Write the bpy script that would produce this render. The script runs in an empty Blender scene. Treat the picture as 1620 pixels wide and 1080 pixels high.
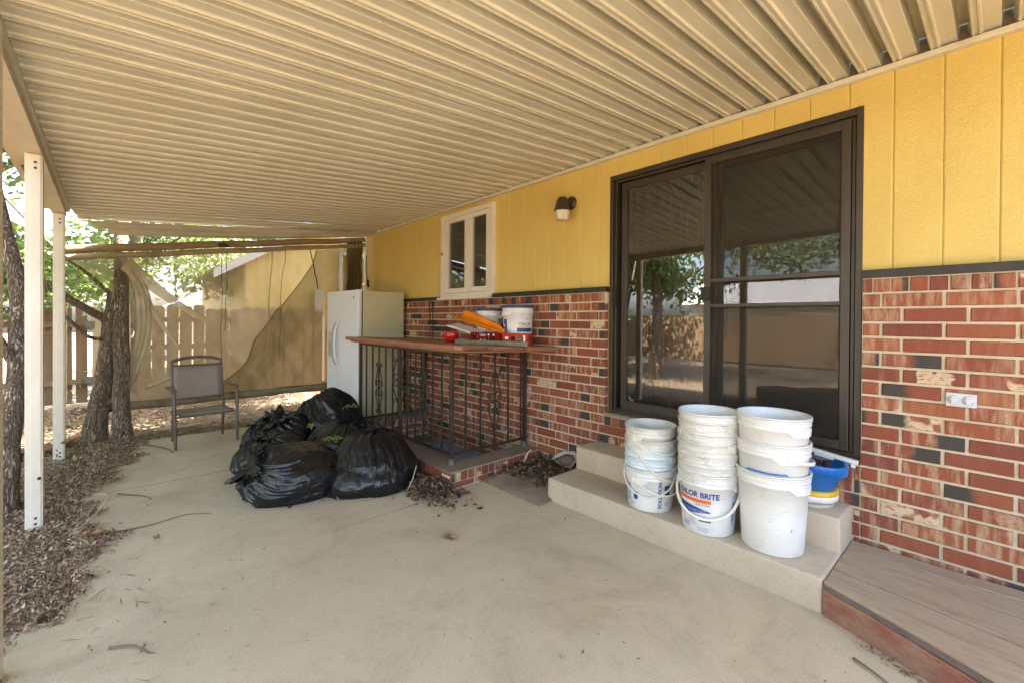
import bpy, bmesh, math, random
import numpy as np
from mathutils import Vector, Matrix, noise, Euler

random.seed(7)
rng = np.random.default_rng(7)
PI = math.pi
SC = bpy.context.scene
COL = SC.collection

# ------------------------------------------------------------------ camera
YAW, PITCH, ROLL = math.radians(47.904), math.radians(-0.361), math.radians(0.372)
CAM = Vector((0.0, -3.40, 1.487))
cy_, sy_ = math.cos(YAW), math.sin(YAW)
fwd = Vector((-sy_ * math.cos(PITCH), cy_ * math.cos(PITCH), math.sin(PITCH)))
rt_ = Vector((cy_, sy_, 0)); up_ = rt_.cross(fwd)
r2 = rt_ * math.cos(ROLL) + up_ * math.sin(ROLL)
u2 = up_ * math.cos(ROLL) - rt_ * math.sin(ROLL)
cam = bpy.data.cameras.new('camera')
co = bpy.data.objects.new('camera', cam); COL.objects.link(co)
m = Matrix((r2, u2, -fwd)).transposed().to_4x4(); m.translation = CAM
co.matrix_world = m
cam.sensor_fit = 'HORIZONTAL'; cam.sensor_width = 36.0
cam.lens = 696.6 / 1620 * 36.0
cam.shift_y = -(540 - 510.4) / 1620
cam.clip_start = 0.02; cam.clip_end = 500
SC.camera = co

# ------------------------------------------------------------------ light
SUN_EL = math.radians(54); SUN_AZ = math.atan2(0.12, 0.95)
world = bpy.data.worlds.new('World'); SC.world = world
world.use_nodes = True
wn = world.node_tree.nodes; wlk = world.node_tree.links
sky = wn.new('ShaderNodeTexSky'); sky.sky_type = 'NISHITA'; sky.sun_disc = False
sky.sun_elevation = SUN_EL; sky.sun_rotation = SUN_AZ
sky.air_density = 1.0; sky.dust_density = 4.5; sky.ozone_density = 0.6
bg = wn['Background']; bg.inputs['Strength'].default_value = 0.15
wlk.new(sky.outputs[0], bg.inputs[0])
sd = bpy.data.lights.new('sun', 'SUN'); sd.energy = 4.6; sd.angle = math.radians(0.53); sd.color = (1, 0.94, 0.84)
so = bpy.data.objects.new('sun', sd); COL.objects.link(so)
sdir = Vector((math.sin(SUN_AZ) * math.cos(SUN_EL), math.cos(SUN_AZ) * math.cos(SUN_EL), math.sin(SUN_EL)))
so.rotation_euler = (-sdir).to_track_quat('-Z', 'Y').to_euler(); so.location = sdir * 30
SC.view_settings.view_transform = 'Standard'; SC.view_settings.look = 'None'
SC.view_settings.gamma = 1.0; SC.view_settings.use_curve_mapping = False
SC.view_settings.exposure = 3.32
SC.render.engine = 'CYCLES'
cyc = SC.cycles
cyc.max_bounces = 10; cyc.diffuse_bounces = 7; cyc.glossy_bounces = 4; cyc.transmission_bounces = 6; cyc.transparent_max_bounces = 16
cyc.sample_clamp_indirect = 8.0; cyc.caustics_reflective = False; cyc.caustics_refractive = False
cyc.use_denoising = True

# ------------------------------------------------------------------ helpers
def tag(o, label=None, cat=None, group=None, kind=None):
    if label: o['label'] = label
    if cat: o['category'] = cat
    if group: o['group'] = group
    if kind: o['kind'] = kind
    return o

def empty(name, loc=(0, 0, 0), rz=0.0, label=None, cat=None, group=None, kind=None):
    o = bpy.data.objects.new(name, None); COL.objects.link(o)
    o.empty_display_size = 0.1
    o.location = loc; o.rotation_euler = (0, 0, rz)
    return tag(o, label, cat, group, kind)

def link(name, me, parent=None, loc=None, rot=None):
    o = bpy.data.objects.new(name, me); COL.objects.link(o)
    if parent: o.parent = parent
    if loc is not None: o.location = loc
    if rot is not None: o.rotation_euler = rot
    return o

def copy_tree(o, parent=None):
    c = o.copy(); COL.objects.link(c); c.parent = parent
    for k in list(o.children): copy_tree(k, c)
    return c

class MB:
    """collects shapes, builds ONE mesh object"""
    def __init__(s): s.v = []; s.f = []; s.sm = []
    def add(s, vs, fs, smooth=False):
        n = len(s.v); s.v += [tuple(p) for p in vs]
        s.f += [tuple(i + n for i in f) for f in fs]; s.sm += [smooth] * len(fs); return s
    def box(s, a, b, ch=0.0):
        (x0, y0, z0), (x1, y1, z1) = a, b
        if ch <= 0:
            vs = [(x0,y0,z0),(x1,y0,z0),(x1,y1,z0),(x0,y1,z0),(x0,y0,z1),(x1,y0,z1),(x1,y1,z1),(x0,y1,z1)]
            return s.add(vs, [(0,3,2,1),(4,5,6,7),(0,1,5,4),(1,2,6,5),(2,3,7,6),(3,0,4,7)])
        bm = bmesh.new(); bmesh.ops.create_cube(bm, size=1)
        for v in bm.verts: v.co = Vector(((x0+x1)/2+v.co.x*(x1-x0), (y0+y1)/2+v.co.y*(y1-y0), (z0+z1)/2+v.co.z*(z1-z0)))
        bmesh.ops.bevel(bm, geom=bm.edges[:], offset=ch, segments=2, affect='EDGES', profile=0.6)
        return s.bm(bm)
    def bm(s, bm, smooth=False):
        bm.verts.index_update()
        s.add([v.co[:] for v in bm.verts], [[v.index for v in f.verts] for f in bm.faces], smooth); bm.free(); return s
    def prism(s, poly, z0, z1, axis=2, smooth=False):
        n = len(poly)
        def P(p, t):
            if axis == 2: return (p[0], p[1], t)
            if axis == 1: return (p[0], t, p[1])
            return (t, p[0], p[1])
        vs = [P(p, z0) for p in poly] + [P(p, z1) for p in poly]
        fs = [tuple(range(n))[::-1], tuple(range(n, 2*n))] + [(i, (i+1) % n, n+(i+1) % n, n+i) for i in range(n)]
        return s.add(vs, fs, smooth)
    def tube(s, pts, r, n=8, cap=True, flat=None, smooth=True, jit=0.0):
        pts = [Vector(p) for p in pts]; k = len(pts)
        rs = r if isinstance(r, (list, tuple)) else [r] * k
        t0 = (pts[1]-pts[0]).normalized()
        a = Vector((0, 0, 1)) if abs(t0.z) < 0.9 else Vector((1, 0, 0))
        nrm = (a - t0 * a.dot(t0)).normalized()
        vs = []
        for i in range(k):
            t = (pts[min(i+1, k-1)] - pts[max(i-1, 0)]).normalized()
            nrm = (nrm - t * nrm.dot(t)).normalized(); b = t.cross(nrm)
            for j in range(n):
                an = 2*PI*j/n + PI/n
                e1, e2 = (1, 1) if flat is None else flat
                rr = rs[i] * (1 + (random.random()-.5)*2*jit)
                vs.append(pts[i] + nrm*math.cos(an)*rr*e1 + b*math.sin(an)*rr*e2)
        fs = [(i*n+j, i*n+(j+1) % n, (i+1)*n+(j+1) % n, (i+1)*n+j) for i in range(k-1) for j in range(n)]
        s.add(vs, fs, smooth)
        if cap:
            s.add(vs[:n], [tuple(range(n))[::-1]]); s.add(vs[-n:], [tuple(range(n))])
        return s
    def lathe(s, prof, c=(0, 0, 0), n=40, smooth=True):
        vs = []
        for (r, z) in prof:
            for j in range(n):
                a = 2*PI*j/n; vs.append((c[0]+r*math.cos(a), c[1]+r*math.sin(a), c[2]+z))
        k = len(prof)
        fs = [(i*n+j, i*n+(j+1) % n, (i+1)*n+(j+1) % n, (i+1)*n+j) for i in range(k-1) for j in range(n)]
        return s.add(vs, fs, smooth)
    def mesh(s, name, mat):
        me = bpy.data.meshes.new(name); me.from_pydata(s.v, [], s.f); me.validate()
        if len(me.polygons) == len(s.sm): me.polygons.foreach_set('use_smooth', s.sm)
        if isinstance(mat, (list, tuple)):
            for q in mat: me.materials.append(q)
        else: me.materials.append(mat)
        me.update(); return me
    def build(s, name, mat, parent=None, loc=None, rot=None):
        return link(name, s.mesh(name, mat), parent, loc, rot)

def quads_mesh(name, verts, nper, mat, rnd=None, parent=None):
    """numpy verts (N*nper,3) -> N polygons with nper corners; face attribute rnd"""
    N = len(verts)//nper
    me = bpy.data.meshes.new(name)
    me.vertices.add(len(verts)); me.vertices.foreach_set('co', verts.astype(np.float32).ravel())
    me.loops.add(N*nper); me.loops.foreach_set('vertex_index', np.arange(N*nper, dtype=np.int32))
    me.polygons.add(N); me.polygons.foreach_set('loop_start', np.arange(0, N*nper, nper, dtype=np.int32))
    me.update(calc_edges=True)
    if rnd is not None:
        at = me.attributes.new('rnd', 'FLOAT', 'FACE'); at.data.foreach_set('value', rnd.astype(np.float32))
    me.materials.append(mat)
    return link(name, me, parent)

def smoothstep(a, b, x):
    t = max(0.0, min(1.0, (x-a)/(b-a))); return t*t*(3-2*t)

# ------------------------------------------------------------------ materials
class N:
    def __init__(s, name):
        s.m = bpy.data.materials.new(name); s.m.use_nodes = True
        s.t = s.m.node_tree; s.n = s.t.nodes; s.l = s.t.links
        s.p = s.n['Principled BSDF']; s.out = s.n['Material Output']
    def node(s, ty, **kw):
        o = s.n.new(ty)
        for k, v in kw.items(): setattr(o, k, v)
        return o
    def set(s, node, key, val):
        if hasattr(val, 'is_output') or isinstance(val, bpy.types.NodeSocket): s.l.new(val, node.inputs[key])
        else: node.inputs[key].default_value = val
    def coord(s, kind='Object', scale=(1, 1, 1), loc=(0, 0, 0), rot=(0, 0, 0)):
        if kind == 'Position': o = s.node('ShaderNodeNewGeometry').outputs['Position']
        else: o = s.node('ShaderNodeTexCoord').outputs[kind]
        mp = s.node('ShaderNodeMapping'); s.l.new(o, mp.inputs[0])
        mp.inputs['Scale'].default_value = scale; mp.inputs['Location'].default_value = loc; mp.inputs['Rotation'].default_value = rot
        return mp.outputs[0]
    def noise(s, vec, scale=5, detail=4, rough=.55, dist=0.0, out='Fac'):
        o = s.node('ShaderNodeTexNoise'); s.l.new(vec, o.inputs['Vector'])
        o.inputs['Scale'].default_value = scale; o.inputs['Detail'].default_value = detail
        o.inputs['Roughness'].default_value = rough; o.inputs['Distortion'].default_value = dist
        return o.outputs[out]
    def ramp(s, fac, stops, interp='LINEAR'):
        o = s.node('ShaderNodeValToRGB'); s.l.new(fac, o.inputs[0]); cr = o.color_ramp; cr.interpolation = interp
        while len(cr.elements) < len(stops): cr.elements.new(0.5)
        for e, (p, c) in zip(cr.elements, stops):
            e.position = p; e.color = (c[0], c[1], c[2], 1) if hasattr(c, '__len__') else (c, c, c, 1)
        return o.outputs[0]
    def mix(s, fac, a, b, mode='MIX'):
        o = s.node('ShaderNodeMix', data_type='RGBA', blend_type=mode)
        s.set(o, 0, fac)
        for k, v in ((6, a), (7, b)):
            if isinstance(v, bpy.types.NodeSocket): s.l.new(v, o.inputs[k])
            else: o.inputs[k].default_value = (v[0], v[1], v[2], 1)
        return o.outputs[2]
    def math(s, op, a, b=0.0, c=None):
        o = s.node('ShaderNodeMath', operation=op); s.set(o, 0, a); s.set(o, 1, b)
        if c is not None: s.set(o, 2, c)
        return o.outputs[0]
    def rnd(s): return s.node('ShaderNodeObjectInfo').outputs['Random']
    def attr(s, name): return s.node('ShaderNodeAttribute', attribute_name=name).outputs['Fac']
    def color(s, c):
        if isinstance(c, bpy.types.NodeSocket): s.l.new(c, s.p.inputs['Base Color'])
        else: s.p.inputs['Base Color'].default_value = (c[0], c[1], c[2], 1)
    def rough(s, v): s.set(s.p, 'Roughness', v)
    def bump(s, h, strength=.3, dist=.01):
        b = s.node('ShaderNodeBump'); b.inputs['Strength'].default_value = strength; b.inputs['Distance'].default_value = dist
        s.l.new(h, b.inputs['Height']); s.l.new(b.outputs[0], s.p.inputs['Normal'])

def simple(name, c, rough=.5, c2=None, scale=8, bump=0.0, bscale=60, metal=0.0, dirt=None, coordk='Object', lo=.35, hi=.7, stretch=(1,1,1)):
    a = N(name); v = a.coord(coordk, scale=stretch)
    base = c
    if c2: base = a.mix(a.ramp(a.noise(v, scale, 5, .6), [(lo, 0), (hi, 1)]), c, c2)
    if dirt:
        base = a.mix(a.ramp(a.noise(v, dirt[1], 6, .7, .4), [(dirt[2], 0), (dirt[3], 1)]), base if c2 else (c[0], c[1], c[2]), dirt[0])
    a.color(base); a.rough(rough); a.p.inputs['Metallic'].default_value = metal
    if bump: a.bump(a.noise(v, bscale, 4, .6), bump, .005)
    return a.m

# roof sheet paint, chalky beige enamel
a = N('roof_paint'); v = a.coord('Position')
c = a.mix(a.ramp(a.noise(v, 1.3, 5, .6), [(.35, 0), (.7, 1)]), (.62, .59, .475), (.56, .525, .40))
c = a.mix(a.ramp(a.noise(a.coord('Position', scale=(7, .8, 7)), 1.6, 6, .7, .5), [(.5, 0), (.75, .5)]), c, (.40, .34, .22))
c = a.mix(a.ramp(a.noise(v, 45, 4, .75), [(.60, 0), (.76, .6)]), c, (.30, .22, .13))
a.color(c); a.rough(.42); a.bump(a.noise(v, 90, 2), .05, .002); ROOF = a.m
CREAM = simple('cream_enamel', (.72, .67, .55), .4, (.66, .60, .47), 3, .05, 80, dirt=((.42, .34, .23), 14, .62, .85), coordk='Position')
BEAM = simple('beam_enamel', (.66, .57, .43), .45, (.58, .48, .34), 3, .05, 80, dirt=((.34, .25, .16), 9, .6, .8), coordk='Position')
RUST = simple('rusty_screw', (.09, .06, .04), .7)

# siding: embossed rough-sawn panel under yellow paint
a = N('yellow_siding'); v = a.coord('Position')
vs_ = a.coord('Position', scale=(9, 1, 30))
c = a.mix(a.ramp(a.noise(v, 1.1, 4, .6), [(.3, 0), (.75, 1)]), (.66, .50, .145), (.60, .435, .11))
c = a.mix(a.ramp(a.noise(v, 26, 5, .75), [(.68, 0), (.8, .55)]), c, (.32, .18, .03))
a.color(c); a.rough(.52)
n1 = a.noise(a.coord('Position', scale=(6, 1, 9)), 1.9, 3, .55, 2.6); n2 = a.noise(a.coord('Position', scale=(11, 1, 5)), 2.6, 3, .55, 3.2)
rg = a.ramp(a.math('ABSOLUTE', a.math('SUBTRACT', n1, .5)), [(0, 0), (.09, 1)]); rg2 = a.ramp(a.math('ABSOLUTE', a.math('SUBTRACT', n2, .5)), [(0, 0), (.07, 1)])
hh = a.math('ADD', a.math('MULTIPLY', a.math('MINIMUM', rg, rg2), a.ramp(a.noise(v, 2.1, 2), [(.35, .35), (.65, 1)])), a.math('MULTIPLY', a.noise(vs_, 1.5, 3), .35))
a.bump(hh, .50, .005); YELLOW = a.m
YELLOW2 = simple('pale_yellow_paint', (.74, .55, .20), .55, (.70, .49, .15), 2, .1, 40, coordk='Position')  # paler yellow: wing paint, and light painted onto the end boards

def brick_mat(name, use_attr):
    a = N(name)
    r = a.attr('rnd') if use_attr else a.rnd()
    p = a.coord('Position')
    ps = a.coord('Position', scale=(32, 32, 5))
    base = a.ramp(r, [(0, (.205, .047, .021)), (.25, (.255, .066, .026)), (.5, (.155, .035, .020)), (.75, (.28, .084, .031)), (1, (.205, .050, .025))])
    po_ = a.node('ShaderNodeCombineXYZ'); a.l.new(a.math('MULTIPLY', r, 61.0), po_.inputs[0]); a.l.new(a.math('MULTIPLY', r, 23.0), po_.inputs[2])
    def offp(sc):
        q = a.node('ShaderNodeVectorMath', operation='ADD'); a.l.new(a.coord('Position', scale=sc), q.inputs[0]); a.l.new(po_.outputs[0], q.inputs[1]); return q.outputs[0]
    r2_ = a.math('FRACT', a.math('MULTIPLY', r, 37.7)); r3_ = a.math('FRACT', a.math('MULTIPLY', r, 91.3)); r4_ = a.math('FRACT', a.math('MULTIPLY', r, 53.9))
    # pale vertical wash streaks
    st = a.ramp(a.noise(ps, 1.0, 4, .65), [(.45, 0), (.68, .85)])
    st = a.math('MULTIPLY', st, a.ramp(r2_, [(.25, .08), (.75, 1)]))
    c = a.mix(st, base, (.47, .32, .185))
    # cream slurry patches with torn outline
    cr = a.math('MULTIPLY', a.ramp(a.noise(offp((1, 1, .8)), 6.5, 2, .45, .4), [(.53, 0), (.555, .95)]), a.ramp(a.noise(offp((1, 1, 2.6)), 26, 5, .6, 1.4), [(.38, .05), (.47, 1)]))
    cr = a.math('MULTIPLY', cr, a.ramp(r3_, [(.80, 0), (.84, .85)]))
    c = a.mix(cr, c, (.62, .49, .31))
    if not use_attr:
        ox = a.node('ShaderNodeSeparateXYZ'); a.l.new(a.node('ShaderNodeTexCoord').outputs['Object'], ox.inputs[0])
        sgn = a.math('SUBTRACT', a.math('MULTIPLY', a.math('GREATER_THAN', r2_, .5), 2), 1)
        xx = a.math('ADD', a.math('MULTIPLY', ox.outputs['X'], sgn), a.math('MULTIPLY', a.math('SUBTRACT', a.noise(p, 30, 3), .5), .05))
        bl = a.ramp(a.math('ADD', a.math('MULTIPLY', xx, 4), .5), [(.5, 0), (.62, 1)])
        bl = a.math('MULTIPLY', bl, a.math('GREATER_THAN', r4_, .78))
        c = a.mix(bl, c, (.046, .038, .030))
    else:
        c = a.mix(a.math('GREATER_THAN', r4_, .86), c, (.046, .038, .030))
    c = a.mix(a.ramp(a.noise(p, 70, 4, .7), [(.6, 0), (.75, .6)]), c, (.10, .03, .02))
    a.color(c); a.rough(.75)
    a.bump(a.math('ADD', a.noise(ps, 1.2, 5, .6), a.math('MULTIPLY', a.noise(p, 120, 3), .5)), .5, .006)
    return a.m
BRICK = brick_mat('face_brick', False); BRICKS = brick_mat('face_brick_far', True)
MORTAR = simple('mortar', (.60, .51, .37), .9, (.52, .43, .30), 12, .4, 160, dirt=((.25, .19, .12), 4, .6, .85), coordk='Position')
BLACKTRIM = simple('black_trim', (.016, .013, .009), .55, (.03, .024, .014), 20, .2, 60, coordk='Position')

def concrete(name, ca, cb, stain, dark):
    a = N(name); v = a.coord('Position')
    c = a.mix(a.ramp(a.noise(v, .55, 6, .62, .3), [(.35, 0), (.68, 1)]), ca, cb)
    c = a.mix(a.ramp(a.noise(v, 1.9, 8, .72, .7), [(.46, 0), (.70, .55)]), c, stain)
    c = a.mix(a.ramp(a.noise(v, 9, 7, .8, .4), [(.52, 0), (.74, .5)]), c, stain)
    c = a.mix(a.ramp(a.noise(v, 110, 4, .8), [(.52, 0), (.66, .42)]), c, dark)
    c = a.mix(a.ramp(a.noise(v, 16, 3, .9), [(.685, 0), (.72, .75)]), c, dark)
    c = a.mix(a.ramp(a.noise(v, 75, 3, .8), [(.60, 0), (.72, .5)]), c, tuple(min(.9, q*1.35) for q in ca))
    c = a.mix(a.ramp(a.noise(v, 27, 5, .85), [(.69, 0), (.75, .7)]), c, dark)
    a.color(c); a.rough(.85)
    a.bump(a.math('ADD', a.noise(v, 150, 5, .75), a.math('MULTIPLY', a.noise(v, 14, 4), .8)), .42, .004); return a.m
CONC = concrete('patio_concrete', (.585, .485, .335), (.49, .395, .26), (.345, .265, .165), (.19, .14, .09))
CONC2 = concrete('step_concrete', (.55, .46, .345), (.47, .385, .27), (.36, .285, .185), (.24, .18, .115))
CAPC = concrete('curb_cap', (.27, .20, .14), (.21, .16, .11), (.14, .105, .07), (.09, .065, .045))
SOIL = simple('soil', (.19, .14, .095), .95, (.27, .205, .14), 5, .6, 50, coordk='Position')

def wood(name, ca, cb, cc, axis='X', rough=.75, paint=None):
    a = N(name); s = {'X': (2.2, 26, 26), 'Y': (26, 1.2, 26), 'Z': (26, 26, 1.2)}[axis]
    v = a.coord('Object', scale=s); vo = a.coord('Object'); r = a.rnd()
    off = a.node('ShaderNodeVectorMath', operation='ADD'); a.l.new(v, off.inputs[0])
    cb_ = a.node('ShaderNodeCombineXYZ'); a.l.new(a.math('MULTIPLY', r, 40), cb_.inputs[0]); a.l.new(a.math('MULTIPLY', r, 17), cb_.inputs[1]); a.l.new(cb_.outputs[0], off.inputs[1])
    v = off.outputs[0]
    g = a.noise(v, 1.2, 6, .65, .6)
    c = a.mix(a.ramp(g, [(.3, 0), (.72, 1)]), ca, cb)
    c = a.mix(a.ramp(a.noise(v, 3.2, 5, .75, .3), [(.56, 0), (.72, .8)]), c, cc)
    c = a.mix(a.math('MULTIPLY', r, .65), c, cb)
    if paint:
        c = a.mix(a.ramp(a.noise(a.coord('Object', scale=tuple(q*.22+.6 for q in s)), 2.3, 6, .7), [(paint[1], 0), (paint[2], 1)]), c, paint[0])
    c = a.mix(a.ramp(a.noise(a.coord('Object', scale=tuple(q*.8+3 for q in s)), 2.2, 6, .75, 1.0), [(.54, 0), (.68, .55)]), c, cc)
    a.color(c); a.rough(rough); a.bump(g, .7, .005); return a.m
DECKW = wood('deck_wood', (.47, .36, .235), (.34, .26, .175), (.13, .10, .07), 'X', paint=((.34, .205, .14), .52, .66))
FASCIA = wood('red_fascia', (.36, .23, .15), (.27, .14, .09), (.12, .07, .045), 'X', paint=((.25, .085, .052), .40, .62))
BOARDW = wood('counter_wood', (.36, .155, .085), (.26, .115, .055), (.12, .06, .03), 'X', .55)
FENCEW = wood('fence_wood', (.31, .215, .125), (.235, .155, .085), (.125, .085, .045), 'Z', .85)
POSTW = wood('fence_post_wood', (.50, .40, .25), (.42, .32, .18), (.24, .17, .10), 'Z', .85)
POLEW = wood('pole_wood', (.36, .27, .16), (.27, .19, .10), (.12, .085, .05), 'Y', .8)
TIMBER = wood('red_timber', (.36, .16, .10), (.25, .11, .07), (.13, .07, .05), 'X', .85)

# bark
a = N('bark')
w1 = a.noise(a.coord('Object', scale=(1, 1, .16)), 34, 5, .65, 1.6); w2 = a.noise(a.coord('Object', scale=(1, 1, .45)), 70, 5, .7, .8)
rid = a.math('ABSOLUTE', a.math('SUBTRACT', w1, .5)); g = a.math('ADD', a.ramp(rid, [(.0, 0), (.10, 1)]), a.math('MULTIPLY', w2, .5)); g = a.math('MULTIPLY', g, .67)
a.color(a.ramp(g, [(.15, (.095, .065, .042)), (.55, (.31, .225, .15)), (.95, (.52, .42, .31))])); a.rough(.95); a.bump(g, 1.0, .03); BARK = a.m
a = N('pale_bark'); v = a.coord('Object', scale=(1, 1, .3)); g = a.noise(v, 30, 6, .7, .8)
a.color(a.ramp(g, [(.3, (.12, .09, .065)), (.7, (.36, .30, .24))])); a.rough(.9); a.bump(g, .8, .02); BARK2 = a.m

def leafmat(name, stops, trans=.45):
    a = N(name); r = a.attr('rnd'); c = a.ramp(r, stops)
    d = a.node('ShaderNodeBsdfDiffuse'); t = a.node('ShaderNodeBsdfTranslucent'); g = a.node('ShaderNodeBsdfGlossy'); g.inputs['Roughness'].default_value = .45
    a.l.new(c, d.inputs[0]); a.l.new(c, t.inputs[0])
    mx = a.node('ShaderNodeMixShader'); mx.inputs[0].default_value = trans; a.l.new(d.outputs[0], mx.inputs[1]); a.l.new(t.outputs[0], mx.inputs[2])
    m2 = a.node('ShaderNodeMixShader'); m2.inputs[0].default_value = .05; a.l.new(mx.outputs[0], m2.inputs[1]); a.l.new(g.outputs[0], m2.inputs[2])
    a.l.new(m2.outputs[0], a.out.inputs[0]); a.n.remove(a.p); return a.m
LEAF = leafmat('green_leaf', [(0, (.11, .17, .035)), (.5, (.22, .30, .08)), (1, (.32, .38, .14))], .62)
LITTER = leafmat('dry_leaf_litter', [(0, (.085, .05, .03)), (.4, (.25, .16, .09)), (.75, (.42, .29, .175)), (1, (.60, .46, .31))], .1)
CHIPS = leafmat('wood_chip', [(0, (.09, .055, .033)), (.5, (.25, .175, .11)), (1, (.46, .36, .27))], .05)
LITTERD = leafmat('damp_leaf_litter', [(0, (.03, .018, .010)), (.5, (.10, .06, .034)), (.8, (.17, .105, .055)), (1, (.33, .23, .13))], .1)  # darker leaf tones for the curb and pocket piles

# plastic bag film
a = N('black_bag_film'); v = a.coord('Object')
fine = a.noise(a.coord('Object', scale=(1, 1, .35)), 26, 5, .62, 1.2)
a.color((.011, .011, .0115))
a.rough(a.ramp(a.noise(v, 9, 4), [(.3, .12), (.7, .28)])); a.p.inputs['Specular IOR Level'].default_value = .55
vf = a.node('ShaderNodeTexVoronoi', feature='F1'); dq = a.node('ShaderNodeVectorMath', operation='ADD'); a.l.new(a.coord('Object', scale=(1, 1, .55)), dq.inputs[0])
dsc = a.node('ShaderNodeVectorMath', operation='SCALE'); a.l.new(a.noise(v, 5, 3, out='Color'), dsc.inputs[0]); dsc.inputs['Scale'].default_value = .12; a.l.new(dsc.outputs[0], dq.inputs[1])
a.l.new(dq.outputs[0], vf.inputs['Vector']); vf.inputs['Scale'].default_value = 15
a.bump(a.math('ADD', a.math('MULTIPLY', fine, .6), a.math('MULTIPLY', vf.outputs['Distance'], .9)), .5, .018); BAG = a.m

def plastic(name, c, c2, rough=.38, dirt=(.42, .34, .22), amt=(.55, .85)):
    a = N(name); v = a.coord('Object')
    b = a.mix(a.ramp(a.noise(v, 5, 5, .6), [(.35, 0), (.7, 1)]), c, c2)
    b = a.mix(a.ramp(a.noise(a.coord('Object', scale=(1, 1, 2.5)), 9, 7, .72, .6), [(amt[0], 0), (amt[1], .75)]), b, dirt)
    a.color(b); a.rough(rough); a.p.inputs['Subsurface Weight'].default_value = 0.0
    a.bump(a.noise(v, 60, 3), .04, .002); return a.m
WHITEP = plastic('white_pail_plastic', (.73, .73, .705), (.67, .67, .63))
GREYP = plastic('grimy_pail_plastic', (.70, .695, .65), (.61, .595, .52), amt=(.50, .72))
BLUEWP = plastic('bluish_pail_plastic', (.66, .75, .78), (.60, .70, .74))
BLUEP = plastic('blue_plastic', (.012, .16, .50), (.01, .12, .40), .32, (.05, .12, .2), (.6, .9))
NAVYP = plastic('navy_lid_plastic', (.03, .055, .16), (.025, .04, .11), .4, (.10, .08, .08), (.5, .75))
YELLP = plastic('yellow_plastic', (.72, .46, .015), (.65, .38, .01), .4)
REDP = plastic('red_crate_plastic', (.23, .008, .006), (.17, .006, .005), .5, (.10, .012, .01), (.55, .85)); REDP.node_tree.nodes['Principled BSDF'].inputs['Specular IOR Level'].default_value = .2
REDO = plastic('orange_red_plastic', (.40, .035, .008), (.32, .026, .007), .5, (.16, .02, .01), (.55, .85)); REDO.node_tree.nodes['Principled BSDF'].inputs['Specular IOR Level'].default_value = .2
ORANGE = plastic('orange_plastic', (.78, .23, .008), (.70, .18, .006), .4, (.35, .13, .03), (.6, .9))
HANDLEP = plastic('handle_plastic', (.78, .76, .68), (.66, .63, .53), .4, amt=(.5, .8))
MUG = simple('red_glaze', (.48, .012, .010), .12)
INK = simple('navy_ink', (.022, .045, .20), .5); INKO = simple('orange_ink', (.72, .13, .025), .5); INKG = simple('grey_ink', (.30, .30, .32), .6)
INKW = simple('white_ink', (.78, .76, .70), .5); INKD = simple('black_ink', (.03, .03, .03), .5); INKL = simple('pale_blue_ink', (.36, .45, .66), .5)
INKP = simple('faded_ink', (.60, .60, .58), .6); INKT = simple('tan_ink', (.62, .50, .22), .5)
IRON = simple('wrought_iron', (.022, .018, .014), .5, (.06, .035, .02), 25, .3, 120, dirt=((.12, .065, .03), 18, .6, .8))
FOOTM = simple('galvanised_foot', (.20, .18, .15), .5, (.12, .10, .08), 20, metal=.6)
FRW = simple('fridge_white', (.79, .82, .87), .3, (.75, .77, .81), 3, .05, 150, dirt=((.50, .48, .40), 5, .66, .9))
FRS = simple('fridge_side_almond', (.60, .575, .36), .42, (.54, .515, .31), 2.2, .25, 260, dirt=((.36, .30, .15), 5, .6, .88))
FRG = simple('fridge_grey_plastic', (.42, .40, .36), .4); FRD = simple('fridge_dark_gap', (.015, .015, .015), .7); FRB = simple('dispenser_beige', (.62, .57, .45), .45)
BRONZE = simple('bronze_aluminium', (.030, .022, .013), .42, (.045, .034, .020), 4, .05, 100, dirt=((.10, .08, .05), 12, .62, .85), coordk='Position')
BRONZED = simple('dark_gasket', (.012, .010, .008), .6)
WHITEPAINT = simple('white_window_paint', (.74, .70, .61), .5, (.68, .63, .53), 6, .15, 60, dirt=((.34, .26, .16), 16, .62, .8), coordk='Position')
SLING = None
a = N('sling_mesh'); v = a.coord('Object', scale=(1, 1, 1)); ck = a.node('ShaderNodeTexChecker'); a.l.new(v, ck.inputs[0]); ck.inputs['Scale'].default_value = 160
a.color(a.mix(ck.outputs['Fac'], (.30, .245, .20), (.22, .175, .14))); a.rough(.8); SLING = a.m
CHAIRM = simple('chair_frame_paint', (.115, .085, .060), .45, (.085, .06, .042), 6, .05, 90)
STONE = simple('pale_stone', (.55, .48, .36), .85, (.45, .38, .27), 4, .4, 40)
CORD = simple('cord_black', (.02, .018, .016), .6); ROPE = simple('rope_tan', (.40, .30, .15), .85); STICK = simple('dead_twig', (.20, .145, .095), .85, (.12, .085, .055), 20)
STICKP = simple('pale_root', (.62, .52, .34), .8)
OUTLET = simple('outlet_grey', (.52, .53, .54), .4); LAMPB = simple('lamp_bronze', (.05, .032, .02), .4); 
a = N('lamp_glass'); a.color((.58, .53, .41)); a.rough(.35); LAMPG = a.m
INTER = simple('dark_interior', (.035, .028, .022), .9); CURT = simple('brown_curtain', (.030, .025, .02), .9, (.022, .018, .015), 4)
BLUET = simple('blue_panel', (.22, .31, .44), .35, (.16, .24, .36), 3, .05, 30); GREENT = simple('mossy_panel', (.16, .17, .08), .6, (.10, .10, .05), 6)
SHINGLE = simple('roof_shingle', (.16, .13, .11), .95, (.22, .19, .16), 25, .5, 60, coordk='Position'); NEIGH = simple('neighbour_roof', (.62, .62, .64), .8)
WEED = simple('green_weed', (.20, .30, .05), .6, (.12, .20, .03), 8)
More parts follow.
